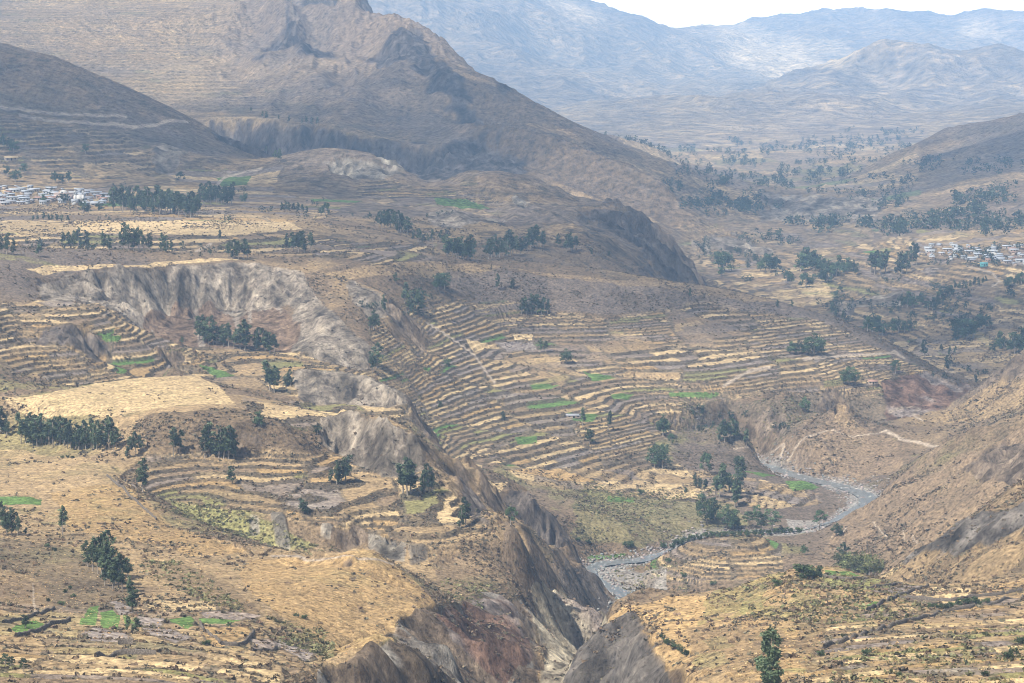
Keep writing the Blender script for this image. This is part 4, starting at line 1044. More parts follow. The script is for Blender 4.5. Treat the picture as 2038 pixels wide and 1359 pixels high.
# ------------------------------------------------------------------ river water
wm, wn, wb = mat_new('river water', 0.18, 0.5)
wt = wn.nodes.new('ShaderNodeTexCoord')
n1_ = noise_node(wn, 0.5, 5, 0.7, wt.outputs['Object'], (1, 0.35, 1))
r1_ = ramp(wn, n1_.outputs['Fac'], [(0.35, (.07, .075, .07)), (0.57, (.13, .135, .13)), (0.66, (.36, .36, .35))])
wn.links.new(r1_.outputs[0], wb.inputs['Base Color'])
rr_ = ramp(wn, n1_.outputs['Fac'], [(0.5, (.32, .32, .32)), (0.62, (.8, .8, .8))])
wn.links.new(rr_.outputs[0], wb.inputs['Roughness'])
bp_ = wn.nodes.new('ShaderNodeBump'); bp_.inputs['Strength'].default_value = 0.6; bp_.inputs['Distance'].default_value = 0.5
wn.links.new(n1_.outputs['Fac'], bp_.inputs['Height']); wn.links.new(bp_.outputs[0], wb.inputs['Normal'])
tg = np.gradient(RVs[:, :2], axis=0); tg /= np.linalg.norm(tg, axis=1)[:, None]
nm = np.stack([-tg[:, 1], tg[:, 0]], 1)
V = []; F = []
for i, (x, y, z, w) in enumerate(RVs):
    for k in range(5):
        t = (k / 4 - 0.5) * (w * 1.45)
        V.append((x + nm[i, 0] * t, y + nm[i, 1] * t, z - 0.25))
    if i:
        for k in range(4):
            a = i * 5 + k
            F.append((a - 5, a - 4, a + 1, a))
rv = new_mesh('river', V, F, wm, smooth=True); rv['kind'] = 'structure'
# ------------------------------------------------------------------ trees
def leaf_mat(name, c, var=0.5):
    m, nt, b = mat_new(name, 0.75, 0.15)
    at = nt.nodes.new('ShaderNodeVertexColor'); at.layer_name = 'Col'
    oi = nt.nodes.new('ShaderNodeObjectInfo')
    mr = nt.nodes.new('ShaderNodeMapRange'); mr.inputs['To Min'].default_value = 0.6; mr.inputs['To Max'].default_value = 1.5
    nt.links.new(oi.outputs['Random'], mr.inputs['Value'])
    mu = nt.nodes.new('ShaderNodeMixRGB'); mu.blend_type = 'MULTIPLY'; mu.inputs[0].default_value = 1; mu.inputs[1].default_value = (*c, 1)
    mu2 = nt.nodes.new('ShaderNodeMixRGB'); mu2.blend_type = 'MULTIPLY'; mu2.inputs[0].default_value = 1
    nt.links.new(at.outputs['Color'], mu.inputs[2]); nt.links.new(mu.outputs[0], mu2.inputs[1]); nt.links.new(mr.outputs[0], mu2.inputs[2])
    nt.links.new(mu2.outputs[0], b.inputs['Base Color'])
    return m
M_euc = leaf_mat('eucalyptus leaves', (.058, .080, .044))
M_round = leaf_mat('broad tree leaves', (.052, .080, .040))
M_bush = leaf_mat('bush leaves', (.048, .068, .030))
M_lightleaf = leaf_mat('pale olive leaves', (.095, .105, .042))  # paler, yellower leaf colour than the other trees
M_bark, bn_, bb_ = mat_new('pale bark', 0.9, 0.1)
tcb = bn_.nodes.new('ShaderNodeTexCoord'); nb_ = noise_node(bn_, 14, 4, 0.6, tcb.outputs['Object'], (1, 1, 0.25))
rb_ = ramp(bn_, nb_.outputs['Fac'], [(0.3, (.16, .13, .10)), (0.7, (.40, .35, .29))]); bn_.links.new(rb_.outputs[0], bb_.inputs['Base Color'])

def tube(V, F, path, radii, n=6):
    base = len(V)
    for (x, y, z), r in zip(path, radii):
        for k in range(n):
            a = 2 * math.pi * k / n
            V.append((x + r * math.cos(a), y + r * math.sin(a), z))
    for i in range(len(path) - 1):
        for k in range(n):
            V0 = base + i * n
            F.append((V0 + k, V0 + (k + 1) % n, V0 + n + (k + 1) % n, V0 + n + k))

def leaf_cards(r, lobes, n, size, flat=0.5):
    """n small leaf clumps spread through a set of ellipsoid lobes; returns verts, quads, brightness"""
    lobes = np.array(lobes)
    vol = lobes[:, 3] * lobes[:, 4]
    pick = r.choice(len(lobes), n, p=vol / vol.sum())
    d = r.normal(size=(n, 3)); d /= np.linalg.norm(d, axis=1)[:, None]
    rad = r.random(n) ** 0.45
    c = lobes[pick, :3] + d * rad[:, None] * np.stack([lobes[pick, 3], lobes[pick, 3], lobes[pick, 4]], 1)
    a = r.normal(size=(n, 3)); a /= np.linalg.norm(a, axis=1)[:, None]
    b = np.cross(a, r.normal(size=(n, 3))); b /= np.linalg.norm(b, axis=1)[:, None]
    s = size * (0.6 + 0.9 * r.random(n))[:, None]
    V = np.stack([c - a * s, c + b * s * flat, c + a * s, c - b * s * flat], 1)
    V += r.normal(size=V.shape) * size * 0.18
    F = np.arange(n * 4).reshape(n, 4)
    br = (0.65 + 0.7 * r.random(len(lobes)))[pick] * (0.75 + 0.5 * r.random(n))
    tint = np.stack([br * (0.92 + 0.25 * r.random(n)), br, br * (0.85 + 0.2 * r.random(n))], 1)
    return V.reshape(-1, 3), F, np.repeat(tint, 4, 0)

def crown_object(name, V, F, tint, mat, parent):
    o = new_mesh(name, V, F, mat, parent)
    ca = o.data.color_attributes.new('Col', 'FLOAT_COLOR', 'POINT')
    rgba = np.ones((len(V), 4), np.float32); rgba[:, :3] = tint
    ca.data.foreach_set('color', rgba.ravel())
    return o

def tree_parts(seed, kind, n=620):
    """tree of height 1: trunk with limbs, and a crown of leaf clumps"""
    r = np.random.default_rng(seed)
    TV, TF, lobes = [], [], []
    lean = r.normal(size=2) * 0.03
    def axis(t):
        return (lean[0] * t + 0.012 * math.sin(5 * t + seed), lean[1] * t + 0.012 * math.cos(4 * t + seed), t)
    if kind == 'euc':
        t0 = r.uniform(0.10, 0.34); top = 0.93; w = r.uniform(0.085, 0.125)
        tube(TV, TF, [axis(t) for t in np.linspace(-0.03, 0.9, 8)], np.linspace(0.017, 0.004, 8))
        nl = 22
        for k in range(nl):
            t = t0 + (top - t0) * (k + r.random() * 0.8) / nl
            q = (t - t0) / (top - t0)
            rr = w * (0.55 + 0.75 * (1.0 - 0.75 * q ** 1.6) * min(1, q * 4 + 0.45)) * (0.6 + 0.6 * r.random())
            a = r.uniform(0, 6.28); off = rr * r.uniform(0.35, 1.0)
            c = axis(t); p = (c[0] + off * math.cos(a), c[1] + off * math.sin(a), t + 0.03)
            lobes.append((*p, rr * 0.62, 0.055 + 0.035 * r.random()))
            st = axis(max(t - 0.10, 0.1)); tube(TV, TF, [st, ((st[0] + p[0]) / 2, (st[1] + p[1]) / 2, t - 0.02), p], [0.006, 0.004, 0.002], 4)
        lobes.append((*axis(0.95), 0.022, 0.06))
        size = 0.026
    elif kind == 'broad':
        tube(TV, TF, [axis(t) for t in np.linspace(-0.03, 0.6, 6)], np.linspace(0.030, 0.012, 6))
        for k in range(20):
            a = r.uniform(0, 6.28); q = r.random() ** 0.7; t = r.uniform(0.25, 0.86)
            prof = math.sqrt(max(0.05, 1 - ((t - 0.5) / 0.48) ** 2))
            off = 0.34 * q * prof
            p = (off * math.cos(a), off * math.sin(a), t)
            lobes.append((*p, 0.11 + 0.06 * r.random(), 0.09 + 0.04 * r.random()))
            if k < 9:
                st = axis(r.uniform(0.2, 0.5)); tube(TV, TF, [st, ((st[0] + p[0]) / 2, (st[1] + p[1]) / 2, (st[2] + t) / 2 + 0.03), p], [0.012, 0.008, 0.004], 4)
        lobes.append((0, 0, 0.9, 0.10, 0.09))
        size = 0.036
    elif kind == 'open':      # umbrella-like tree, bare stem, clumps with sky between
        tube(TV, TF, [axis(t) for t in np.linspace(-0.03, 0.8, 7)], np.linspace(0.024, 0.008, 7))
        for k in range(13):
            a = k * 2.4 + r.random(); t = 0.42 + 0.5 * (k + 0.5) / 13
            off = (0.26 if t < 0.8 else 0.15) * r.uniform(0.5, 1.1)
            p = (off * math.cos(a), off * math.sin(a), t)
            lobes.append((*p, 0.10 + 0.04 * r.random(), 0.05 + 0.02 * r.random()))
            st = axis(t - 0.15); tube(TV, TF, [st, ((st[0] + p[0]) / 2, (st[1] + p[1]) / 2, t - 0.05), p], [0.010, 0.007, 0.003], 4)
        size = 0.032
    else:                     # bush
        for k in range(12):
            a = r.uniform(0, 6.28); off = 0.5 * r.random() ** 0.6; t = r.uniform(0.25, 0.75)
            lobes.append((off * math.cos(a), off * math.sin(a), t, 0.26, 0.22))
            tube(TV, TF, [(0.04 * math.cos(a), 0.04 * math.sin(a), -0.08), (off * 0.5 * math.cos(a), off * 0.5 * math.sin(a), t * 0.6), (off * math.cos(a), off * math.sin(a), t)], [0.03, 0.02, 0.01], 4)
        size = 0.085
    return (np.array(TV), np.array(TF)), leaf_cards(r, lobes, n, size)

PROTO = {}
def tag(o, label, cat, group=None):
    o['label'] = label; o['category'] = cat
    if group: o['group'] = group
    return o
def empty(name, loc):
    o = bpy.data.objects.new(name, None); COL.objects.link(o); o.location = loc
    o.empty_display_size = 1
    return o
NAMES = {'euc': 'eucalyptus_tree', 'broad': 'broadleaf_tree', 'open': 'open_crowned_tree', 'bush': 'bush'}
def make_tree(kind, variant, loc, h, wr, rot, dense=False, mat=None):
    key = (kind, variant, dense, mat.name if mat else '')
    t = empty(NAMES[kind], loc)
    t.scale = (h * wr, h * wr, h); t.rotation_euler = (0, 0, rot)
    if key not in PROTO:
        (TV, TF), (CV, CF, ct) = tree_parts(100 + variant * 7 + len(kind), kind, {'euc': 950, 'broad': 1000, 'open': 700, 'bush': 420}[kind] * (4 if dense else 1))
        if dense:
            c4 = CV.reshape(-1, 4, 3); cen = c4.mean(1, keepdims=True); CV = (cen + (c4 - cen) * 0.62).reshape(-1, 3)
        tr = new_mesh('trunk' if kind != 'bush' else 'stems', TV, TF, M_bark, t, smooth=True)
        cr = crown_object('crown', CV, CF, ct, mat or {'euc': M_euc, 'broad': M_round, 'open': M_round, 'bush': M_bush}[kind], t)
        PROTO[key] = (tr, cr)
    else:
        for p in PROTO[key]:
            c = p.copy(); c.parent = t; COL.objects.link(c)
    return t

ORD = 'first second third fourth fifth sixth seventh eighth ninth tenth eleventh twelfth thirteenth fourteenth fifteenth sixteenth seventeenth eighteenth nineteenth twentieth'.split()
ORD += ['twenty-' + o for o in ORD[:9]] + ['thirtieth'] + ['thirty-' + o for o in ORD[:9]] + ['fortieth'] + ['forty-' + o for o in ORD[:9]]
def row(x0, x1, y0, y1, h0, h1, n, seed, jit=4):
    r = np.random.default_rng(seed)
    return [(x0 + (x1 - x0) * (k + 0.5 + 0.5 * (r.random() - 0.5)) / n, y0 + (y1 - y0) * (k + 0.5) / n + r.uniform(-jit, jit), r.uniform(h0, h1)) for k in range(n)]
# kind, words for one tree, where, items (column, row of the foot, height, all in picture units), nearest distance
E, B_, O_ = 'euc', 'broad', 'open'
GROVES = [
 (E, 'tall dark eucalyptus', 'in the dense clump above the two green fields', [(176,1128,52),(186,1136,66),(194,1142,76),(203,1148,86),(212,1155,84),(220,1150,92),(229,1164,80),(237,1172,72),(243,1178,52),(208,1166,60),(225,1172,58)], 600),
 (E, 'eucalyptus', 'standing below the big clump at the field edges', [(254,1150,42),(258,1186,44),(263,1222,62),(254,1258,36),(270,1261,36)], 560),
 (E, 'eucalyptus', 'in the small group beside the bare bank, hillside edge', [(4,1050,54),(14,1064,44),(24,1066,58),(36,1068,46),(50,1066,18)], 700),
 (E, 'lone slender eucalyptus', 'on the tan slope above the scrubby hollow', [(125,1066,60)], 700),
 (O_, 'small dark tree', 'on the stony bottom slope', [(11,1331,34),(22,1331,28),(47,1338,32)], 430),
 (E, 'small dark tree', 'standing in the dull green field', [(51,1250,28)], 550),
 (E, 'dark eucalyptus', 'in the long grove behind the tan hilltop', row(40, 236, 886, 896, 42, 66, 26, 3, 5), 1000),
 (E, 'dark eucalyptus', 'at the edge of the picture beside the long grove', [(2,862,50),(13,868,34)], 1000),
 (E, 'slim eucalyptus', 'of the four after the long grove', [(252,912,26),(259,908,42),(270,906,52),(279,900,36)], 1000),
 (E, 'big dark eucalyptus', 'at the head of the curving terraces', [(285,980,70)], 1000),
 (E, 'thin eucalyptus', 'alone in the middle of the curving terraces', [(462,964,40)], 1000),
 (E, 'shadowy eucalyptus', 'on the dark scrubby hill face', [(346,908,62),(358,906,52),(408,912,56),(418,910,64),(437,912,66),(446,914,62),(456,914,68),(466,912,62)], 1120),
 (E, 'eucalyptus', 'where the curving terraces meet the grey cliff', [(658,962,30),(670,964,52),(680,962,46),(688,960,54)], 1080),
 (E, 'eucalyptus', 'on the terrace lip above the white scars', [(604,1024,34),(611,1027,26)], 1040),
 (E, 'eucalyptus', 'in the pair of clumps below the grey cliff', [(802,982,62),(810,986,72),(818,984,66),(844,984,52),(853,982,58),(860,980,50)], 1060),
 (E, 'dark eucalyptus', 'on the rim of the rocky spur', [(917,1052,46),(926,1046,62)], 1000),
 (B_, 'dark leafy tree', 'in the notch between the rocky spurs', [(1016,1044,40)], 1080),
 (E, 'dark eucalyptus', 'in the row at the foot of the pale cliff', [(396,680,48),(405,683,56),(414,684,54),(424,687,58),(432,688,36),(446,690,46),(455,692,54),(466,694,44),(478,696,52),(487,699,58),(508,699,42),(517,699,52),(528,702,46),(536,703,40),(546,704,36)], 1450),
 (E, 'short eucalyptus', 'left of the row under the pale cliff', [(362,684,16)], 1450),
 (E, 'dark eucalyptus', 'in the group below the strip fields', [(530,752,28),(537,778,58),(546,782,60),(553,764,30),(570,768,26),(578,769,32)], 1250),
 (B_, 'dark spreading tree', 'above the grey cliff head, small terraces behind', [(517,850,34),(632,866,26)], 1180),
 (E, 'dark eucalyptus', 'at the corner where the cliffs meet the terraces', [(741,742,42),(749,732,48)], 1500),
 (E, 'slim eucalyptus', 'on the slope right of the pale cliff', [(736,658,28),(744,660,40),(752,656,30),(763,622,32),(788,566,22),(806,604,46),(818,622,40),(832,618,40),(838,625,34)], 1550),
 (B_, 'small round tree', 'alone on the broad middle terraces', [(890,730,20)], 1600),
 (E, 'dark tree', 'above the bare knoll on the terraces', [(1076,700,28),(1086,702,26)], 1700),
 (B_, 'dark round tree', 'at the right end of the bare knoll', [(1127,724,32)], 1700),
 (E, 'eucalyptus', 'in the clump on the terraces under the long ridge', [(1038,627,32),(1048,628,38),(1058,628,46),(1068,628,44),(1078,627,34),(1090,626,30)], 1750),
 (B_, 'shadowy tree', 'on the ridge face beneath the hollow', [(872,578,36),(884,578,38)], 1800),
 (E, 'slim tree', 'beside the track on the ridge face', [(990,578,32),(1020,576,20)], 1800),
 (E, 'tree', 'low on the terraces towards the river', [(1003,838,22),(876,815,18),(1160,850,36),(1212,856,40)], 1550),
 (B_, 'round tree', 'near the square green field low on the terraces', [(1173,884,32)], 1500),
 (B_, 'broad dark tree', 'beside the scrubby bluff', [(1320,868,44),(1336,884,24)], 1600),
 (E, 'dark eucalyptus', 'in the clump at the bend above the river', [(1432,880,34),(1442,882,46),(1454,882,48),(1465,880,40),(1485,890,36)], 1600),
 (B_, 'large spreading tree', 'in the field above the upper river', [(1303,932,46),(1318,934,56)], 1500),
 (B_, 'large round tree', 'beside the river where it leaves the terraces', [(1403,944,50)], 1500),
 (E, 'eucalyptus', 'in the tall cluster on the river plain', [(1424,990,46),(1432,994,70),(1440,978,56),(1464,990,56),(1472,984,72),(1462,1010,48),(1468,1006,40)], 1450),
 (B_, 'round tree', 'inside the tall cluster on the river plain', [(1452,980,46)], 1450),
 (E, 'small slim tree', 'left of the tall cluster on the plain', [(1365,984,16),(1385,972,30),(1394,974,24),(1403,978,26)], 1450),
 (B_, 'dark round tree', 'in the thicket low on the plain', [(1398,1022,42),(1406,1042,52),(1420,1036,46),(1446,1054,50),(1460,1052,38)], 1400),
 (O_, 'open crowned tree', 'beside the thicket, stony bank below', [(1490,1052,34),(1506,1046,44),(1516,1062,44),(1536,1060,50)], 1380),
 (O_, 'open crowned tree', 'standing alone by the river bend', [(1631,1056,46)], 1380),
 (B_, 'dark tree', 'at the foot of the right slope by the bend', [(1665,1068,30)], 1330),
 (B_, 'small tree', 'on the river bank between the fields', [(1467,934,28),(1600,1104,24)], 1300),
 (B_, 'round dark tree', 'in the hollow of the scrubby bluff', [(1602,820,34)], 1650),
 (B_, 'dark tree', 'in the dark thicket on the right terraces', [(1576,704,26),(1590,705,30),(1604,706,32),(1620,707,44),(1634,706,32)], 1800),
 (B_, 'dark tree', 'in the thicket near the terrace bluff', [(1678,766,32),(1690,768,38),(1702,766,32)], 1750),
 (B_, 'dark tree', 'alone on the bluff rim', [(1782,744,30)], 1800),
 (B_, 'leafy olive green tree', 'in the grove just beyond the foreground crest', [(1676,1138,44),(1690,1144,52),(1703,1146,56),(1716,1148,58),(1729,1150,54),(1741,1148,48),(1708,1150,46)], 890),
 (E, 'pointed tree', 'at the left end of the grove beyond the crest', [(1677,1130,52)], 890),
 (E, 'tall ragged eucalyptus', 'rising from the bottom edge of the picture', [(1536,1420,160)], 420),
 (E, 'dark eucalyptus', 'at the plateau edge, picture border', [(4,527,36),(14,524,42),(26,524,32),(78,512,24)], 1700),
 (E, 'dark eucalyptus', 'in the clump below the wide straw field', [(126,490,26),(136,496,34),(147,496,36),(158,494,38),(170,492,34)], 1800),
 (E, 'shadowy eucalyptus', 'in the wood below the straw field', [(206,516,36),(216,514,30),(246,522,48),(256,524,58),(266,526,48),(276,526,44),(286,526,40),(298,526,36),(322,504,42),(332,508,36),(342,512,30)], 1800),
 (E, 'dark eucalyptus', 'in the clump just above the pale cliff', [(454,512,30),(464,516,38),(474,518,36),(484,517,40),(492,514,34)], 1800),
 (E, 'dark tree', 'at the corner of the straw field', [(437,480,24)], 1800),
 (E, 'shadowy eucalyptus', 'in the thin wood behind the ridge, terraces left', [(572,492,26),(584,500,36),(594,502,42),(606,504,42),(618,502,38)], 1800),
 (E, 'dark eucalyptus', 'in the big wood beside the white village', row(222, 398, 416, 430, 36, 50, 34, 5, 5), 2000),
 (E, 'dark eucalyptus', 'in the second wood right of the village', row(398, 462, 402, 410, 30, 42, 13, 6, 4), 2000),
 (B_, 'dark tree', 'just right of the village woods', [(486,405,24),(360,362,20)], 2200),
 (E, 'dark tree', 'on the lane up to the mountain gap', [(530,306,14),(546,320,22),(556,322,24)], 2500),
 (E, 'dark eucalyptus', 'in the row on the plateau right of the woods', row(556, 614, 420, 424, 16, 22, 7, 7, 2), 2000),
 (B_, 'dark tree', 'beyond the row on the plateau', [(648,430,28),(640,428,20)], 2000),
 (E, 'dark eucalyptus', 'in the wood below the low mound', row(748, 815, 448, 468, 30, 44, 10, 8, 5), 2050),
 (E, 'dark eucalyptus', 'between the two woods under the mound', row(815, 890, 478, 484, 16, 26, 7, 9, 3), 2000),
 (E, 'dark eucalyptus', 'in the tall wood at the head of the ridge', row(886, 945, 515, 520, 34, 46, 10, 10, 4), 2000),
 (E, 'dark eucalyptus', 'in the wood along the mound foot', row(970, 1086, 520, 490, 30, 48, 17, 11, 4), 2050),
 (E, 'dark tree', 'at the right end of the mound woods', [(1112,492,24),(1128,502,34),(1138,500,36),(1146,498,26),(1178,512,18),(1212,512,14)], 2050),
 (E, 'dark tree', 'on the narrow bench above the long cliff', [(500,224,10),(522,238,15),(530,239,18),(555,241,12),(575,245,14),(601,247,12),(610,248,16),(620,250,16),(632,251,16)], 3500),
 (B_, 'dark tree', 'among the white village roofs', [(88,406,20),(124,404,24),(134,400,16),(166,424,26),(176,424,20),(198,420,20),(206,398,14)], 2200),
 (B_, 'dark tree', 'on the slope above the white village', [(6,296,28),(18,300,24),(28,306,24),(14,352,26),(32,362,26),(48,346,20),(110,364,22),(122,366,20),(136,364,24),(170,306,20)], 2500),
 (E, 'dark tree', 'in the low thicket below the village', row(62, 138, 438, 442, 10, 16, 8, 12, 2), 2000),
 (E, 'dark tree', 'on the crest of the far bluff', [(1205,279,14),(1196,277,8)], 4700),
 (B_, 'dark tree', 'under the tip of the rocky mound', [(1430,532,36),(1440,542,40),(1436,550,22),(1450,530,26)], 2500),
 (B_, 'dark tree', 'in the round copse on the valley floor', [(1514,541,30),(1524,543,40),(1535,543,38),(1545,541,30)], 2400),
 (B_, 'dark tree', 'in the loose wood in the middle of the valley', row(1588, 1700, 536, 546, 26, 42, 14, 13, 8), 2400),
 (E, 'tall dark tree', 'in the wood before the right village', [(1734,544,40),(1742,546,46),(1752,547,50),(1762,544,44),(1786,548,46),(1794,548,50),(1804,546,46),(1814,528,46),(1824,528,40)], 2400),
 (B_, 'dark tree', 'in the scattered groups on the straw valley fields', [(1566,562,22),(1574,564,24),(1604,573,28),(1612,572,24),(1636,562,26),(1646,563,28),(1664,590,14),(1671,584,16),(1622,560,16)], 2300),
 (B_, 'dark tree', 'in the groups on the slope below the right village', [(1796,612,28),(1806,614,34),(1818,612,28),(1832,606,24),(1846,618,26),(1856,618,30),(1864,612,20),(1872,592,20),(1882,590,24),(1892,586,20)], 2200),
 (E, 'dark tree', 'in the tree line under the right village', row(1896, 1966, 580, 566, 16, 22, 9, 14, 2), 2400),
 (B_, 'dark tree', 'beside the eroded scar near the picture edge', [(2004,574,22),(2012,572,24),(2024,568,26),(2033,566,24)], 2300),
 (B_, 'big dark tree', 'in the wood behind the terraced ridge', [(1726,660,32),(1736,662,42),(1746,666,40),(1756,668,30),(1776,664,32),(1788,664,36),(1800,662,26),(1813,658,24)], 2000),
 (B_, 'big dark tree', 'in the clump above the sunlit fields', [(1900,668,38),(1912,672,42),(1924,678,50),(1937,674,44),(1950,660,34),(1962,656,32),(1902,682,22)], 2000),
 (E, 'dark tree', 'scattered on the sunlit fields behind the slope', [(1840,712,40),(1874,700,14),(1886,738,32),(1890,712,24),(1900,708,20),(1942,764,18),(1946,748,12),(1925,742,12)], 1950),
 (B_, 'dark tree', 'above the sunlit fields, picture edge', [(1976,702,22),(1990,694,40),(1998,698,30),(2018,704,44),(2028,700,36),(2037,694,42)], 1950),
 (E, 'small tree', 'on the skyline of the terraced ridge', [(1546,612,16),(1576,614,18),(1656,628,28),(1664,632,22),(1678,640,22),(1374,594,22)], 1900),
]
N_IND = 0
tr_r = np.random.default_rng(21)
for gi, (kind, words, where, items, dmin) in enumerate(GROVES):
    items = sorted(items)
    for k, (px, py, hp) in enumerate(items):
        x, y, z = hit(px, py, dmin)
        h = hp / FPX * y * tr_r.uniform(0.93, 1.12)
        wr = {'euc': 1.0, 'broad': 0.92, 'open': 1.0}[kind] * tr_r.uniform(0.78, 1.25) * (1.3 if kind == 'euc' else 1.1)
        if kind == 'euc' and hp / FPX * y < 9: wr *= 1.25
        big = hp > 140
        mt = M_lightleaf if 'olive green' in words else None
        t = make_tree(kind, (k * 3 + gi) % (8 if kind == 'euc' else 6) if not big else 9, (x, y, z - 0.2), h, wr * (0.9 if big else 1), tr_r.uniform(0, 6.28), dense=big, mat=mt)
        n = len(items)
        if n == 1: lab = f'{words} {where}'
        elif n == 2: lab = f'{words}, {["left", "right"][k]} one of two {where}'
        else: lab = f'{words}, {ORD[k]} from the left {where}'
        tag(t, lab, 'tree', f'{words.split()[-1]}s {where}' if n > 1 else None)
        N_IND += 1
print('individual trees', N_IND)
for o in S.objects:
    if o.get('label') and len(o['label'].split()) > 16: pass

# trees too far or too many to count one by one: one mass
def far_trees(name, spots, mat, seed, cards=46):
    r = np.random.default_rng(seed)
    VV, FF, TT = [], [], []
    off = 0
    for (px, py, hp, kind, dmin) in spots:
        x, y, z = hit(px, py, dmin)
        h = hp / FPX * y
        w = h * (0.26 if kind == 'euc' else 0.42)
        lobes = [(r.normal() * w * 0.35, r.normal() * w * 0.35, h * t, w * (1.0 - 0.55 * abs(t - 0.45)), h * 0.16) for t in (0.18, 0.38, 0.58, 0.76, 0.9)]
        V, F, T = leaf_cards(r, lobes, cards, h * 0.11)
        VV.append(V + np.array([x, y, z])); FF.append(F + off); TT.append(T); off += len(V)
    o = crown_object(name, np.concatenate(VV), np.concatenate(FF), np.concatenate(TT), mat, None)
    o['kind'] = 'stuff'
    return o
fr = np.random.default_rng(5)
spots = []
def clump(x0, x1, y0, y1, n, h0, h1, kind, dmin):
    cx = [(fr.uniform(x0, x1), fr.uniform(y0, y1)) for _ in range(max(1, n // 5))]
    for k in range(n):
        c = cx[k % len(cx)]
        spots.append((float(np.clip(c[0] + fr.normal() * 12, 0, 2037)), c[1] + fr.normal() * 2.5, fr.uniform(h0, h1), kind, dmin))
clump(1250, 1800, 286, 330, 260, 6, 13, 'b', 5000)
clump(1560, 1830, 255, 300, 90, 5, 10, 'b', 6000)
clump(1330, 1560, 335, 420, 170, 9, 16, 'b', 3600)
clump(1560, 1800, 335, 400, 150, 8, 14, 'b', 3700)
clump(1360, 1500, 405, 432, 70, 10, 16, 'b', 3200)
clump(1575, 1680, 446, 462, 34, 14, 22, 'e', 3000)
clump(1690, 1790, 400, 416, 22, 10, 16, 'b', 3500)
clump(1720, 1800, 450, 478, 34, 16, 26, 'e', 3000)
clump(1830, 1905, 430, 470, 44, 16, 26, 'e', 3000)
clump(1910, 2037, 385, 470, 90, 16, 26, 'b', 2900)
clump(1790, 2037, 320, 390, 60, 10, 18, 'b', 3600)
clump(1500, 1570, 470, 492, 16, 12, 18, 'b', 2900)
clump(1380, 1620, 470, 560, 70, 8, 14, 'b', 2500)
clump(1640, 1900, 560, 640, 110, 8, 14, 'b', 2100)
clump(1880, 2037, 590, 650, 30, 10, 18, 'b', 2100)
clump(1840, 2037, 488, 535, 60, 8, 15, 'b', 2600)
clump(1860, 2037, 700, 790, 20, 6, 11, 'b', 1900)
clump(0, 480, 360, 460, 50, 6, 10, 'b', 2000)
clump(500, 900, 395, 480, 40, 6, 12, 'b', 2000)
clump(60, 560, 470, 520, 40, 8, 14, 'e', 1800)
clump(700, 860, 590, 680, 24, 10, 20, 'e', 1550)
clump(1330, 1560, 800, 880, 26, 8, 16, 'b', 1600)
M_dist = leaf_mat('distant tree leaves', (.030, .046, .027))
far_trees('distant_trees', spots, M_dist, 77)
# ------------------------------------------------------------------ bushes that stand out, hedges
bu_r = np.random.default_rng(31)
BUSHES = [
 ('dark green bush', 'in the pair on the foreground crest', [(1600,1150,32),(1617,1150,28)], 600),
 ('dull grey bush', 'alone on the foreground hill below the crest', [(1547,1166,16)], 600),
 ('dark bush', 'in the slanting hedge on the near cliff top', [(1318,1272,12),(1326,1280,12),(1335,1286,12),(1345,1292,14),(1356,1298,12),(1366,1302,12)], 500),
 ('dark bush', 'in the hedge under the straw field', [(1852,1212,14),(1866,1211,12),(1880,1212,13),(1894,1208,12),(1910,1204,14),(1922,1202,14),(1938,1202,16),(1952,1204,12),(1964,1200,12)], 600),
 ('bluish green bush', 'on the lower foreground hillside', [(1631,1306,14),(1722,1304,14),(1731,1300,12),(1680,1270,11),(2004,1312,20),(2018,1302,16),(1960,1346,14),(2030,1282,18),(1364,1305,12),(1790,1346,10)], 440),
 ('rounded dark bush', 'below the tan slope by the gully', [(590,1228,9),(605,1232,10),(456,1246,9),(411,1285,14)], 600),
 ('dark bush', 'on the scrubby bank left of the eucalyptus clump', [(94,1090,9),(108,1096,9),(122,1204,10),(146,1190,10),(96,1196,8),(130,1180,9),(140,1172,8)], 640),
 ('dark bush', 'on the tan hilltop, long and low', [(124,912,6),(134,911,7),(144,912,6)], 1000),
 ('dark bush', 'in the bank thicket hiding the middle river', [(1338,1092,12),(1352,1084,13),(1364,1080,12),(1377,1076,14),(1390,1074,13),(1404,1070,12),(1418,1070,14),(1432,1070,13),(1446,1068,12),(1460,1068,13),(1474,1067,12),(1488,1066,13),(1502,1066,14),(1516,1065,13),(1530,1065,12),(1545,1063,13),(1560,1062,14),(1574,1061,12),(1590,1060,12)], 1200),
 ('grey green bush', 'on the riverside flats', [(1250,1090,16),(1150,1080,10),(1170,1084,10),(1320,1090,12),(1345,1086,12),(1276,986,14),(1330,1120,10),(1360,1150,9),(1420,1165,10)], 1200),
]
for words, where, items, dmin in BUSHES:
    items = sorted(items)
    for k, (px, py, hp) in enumerate(items):
        x, y, z = hit(px, py, dmin)
        h = hp / FPX * y * 1.05
        t = make_tree('bush', k % 3, (x, y, z - 0.1), h, bu_r.uniform(0.85, 1.25), bu_r.uniform(0, 6.28))
        n = len(items)
        lab = f'{words} {where}' if n == 1 else (f'{words}, {["left", "right"][k]} one {where}' if n == 2 else f'{words}, {ORD[k]} from the left {where}')
        tag(t, lab, 'bush', f'{words}es {where}' if n > 1 else None)

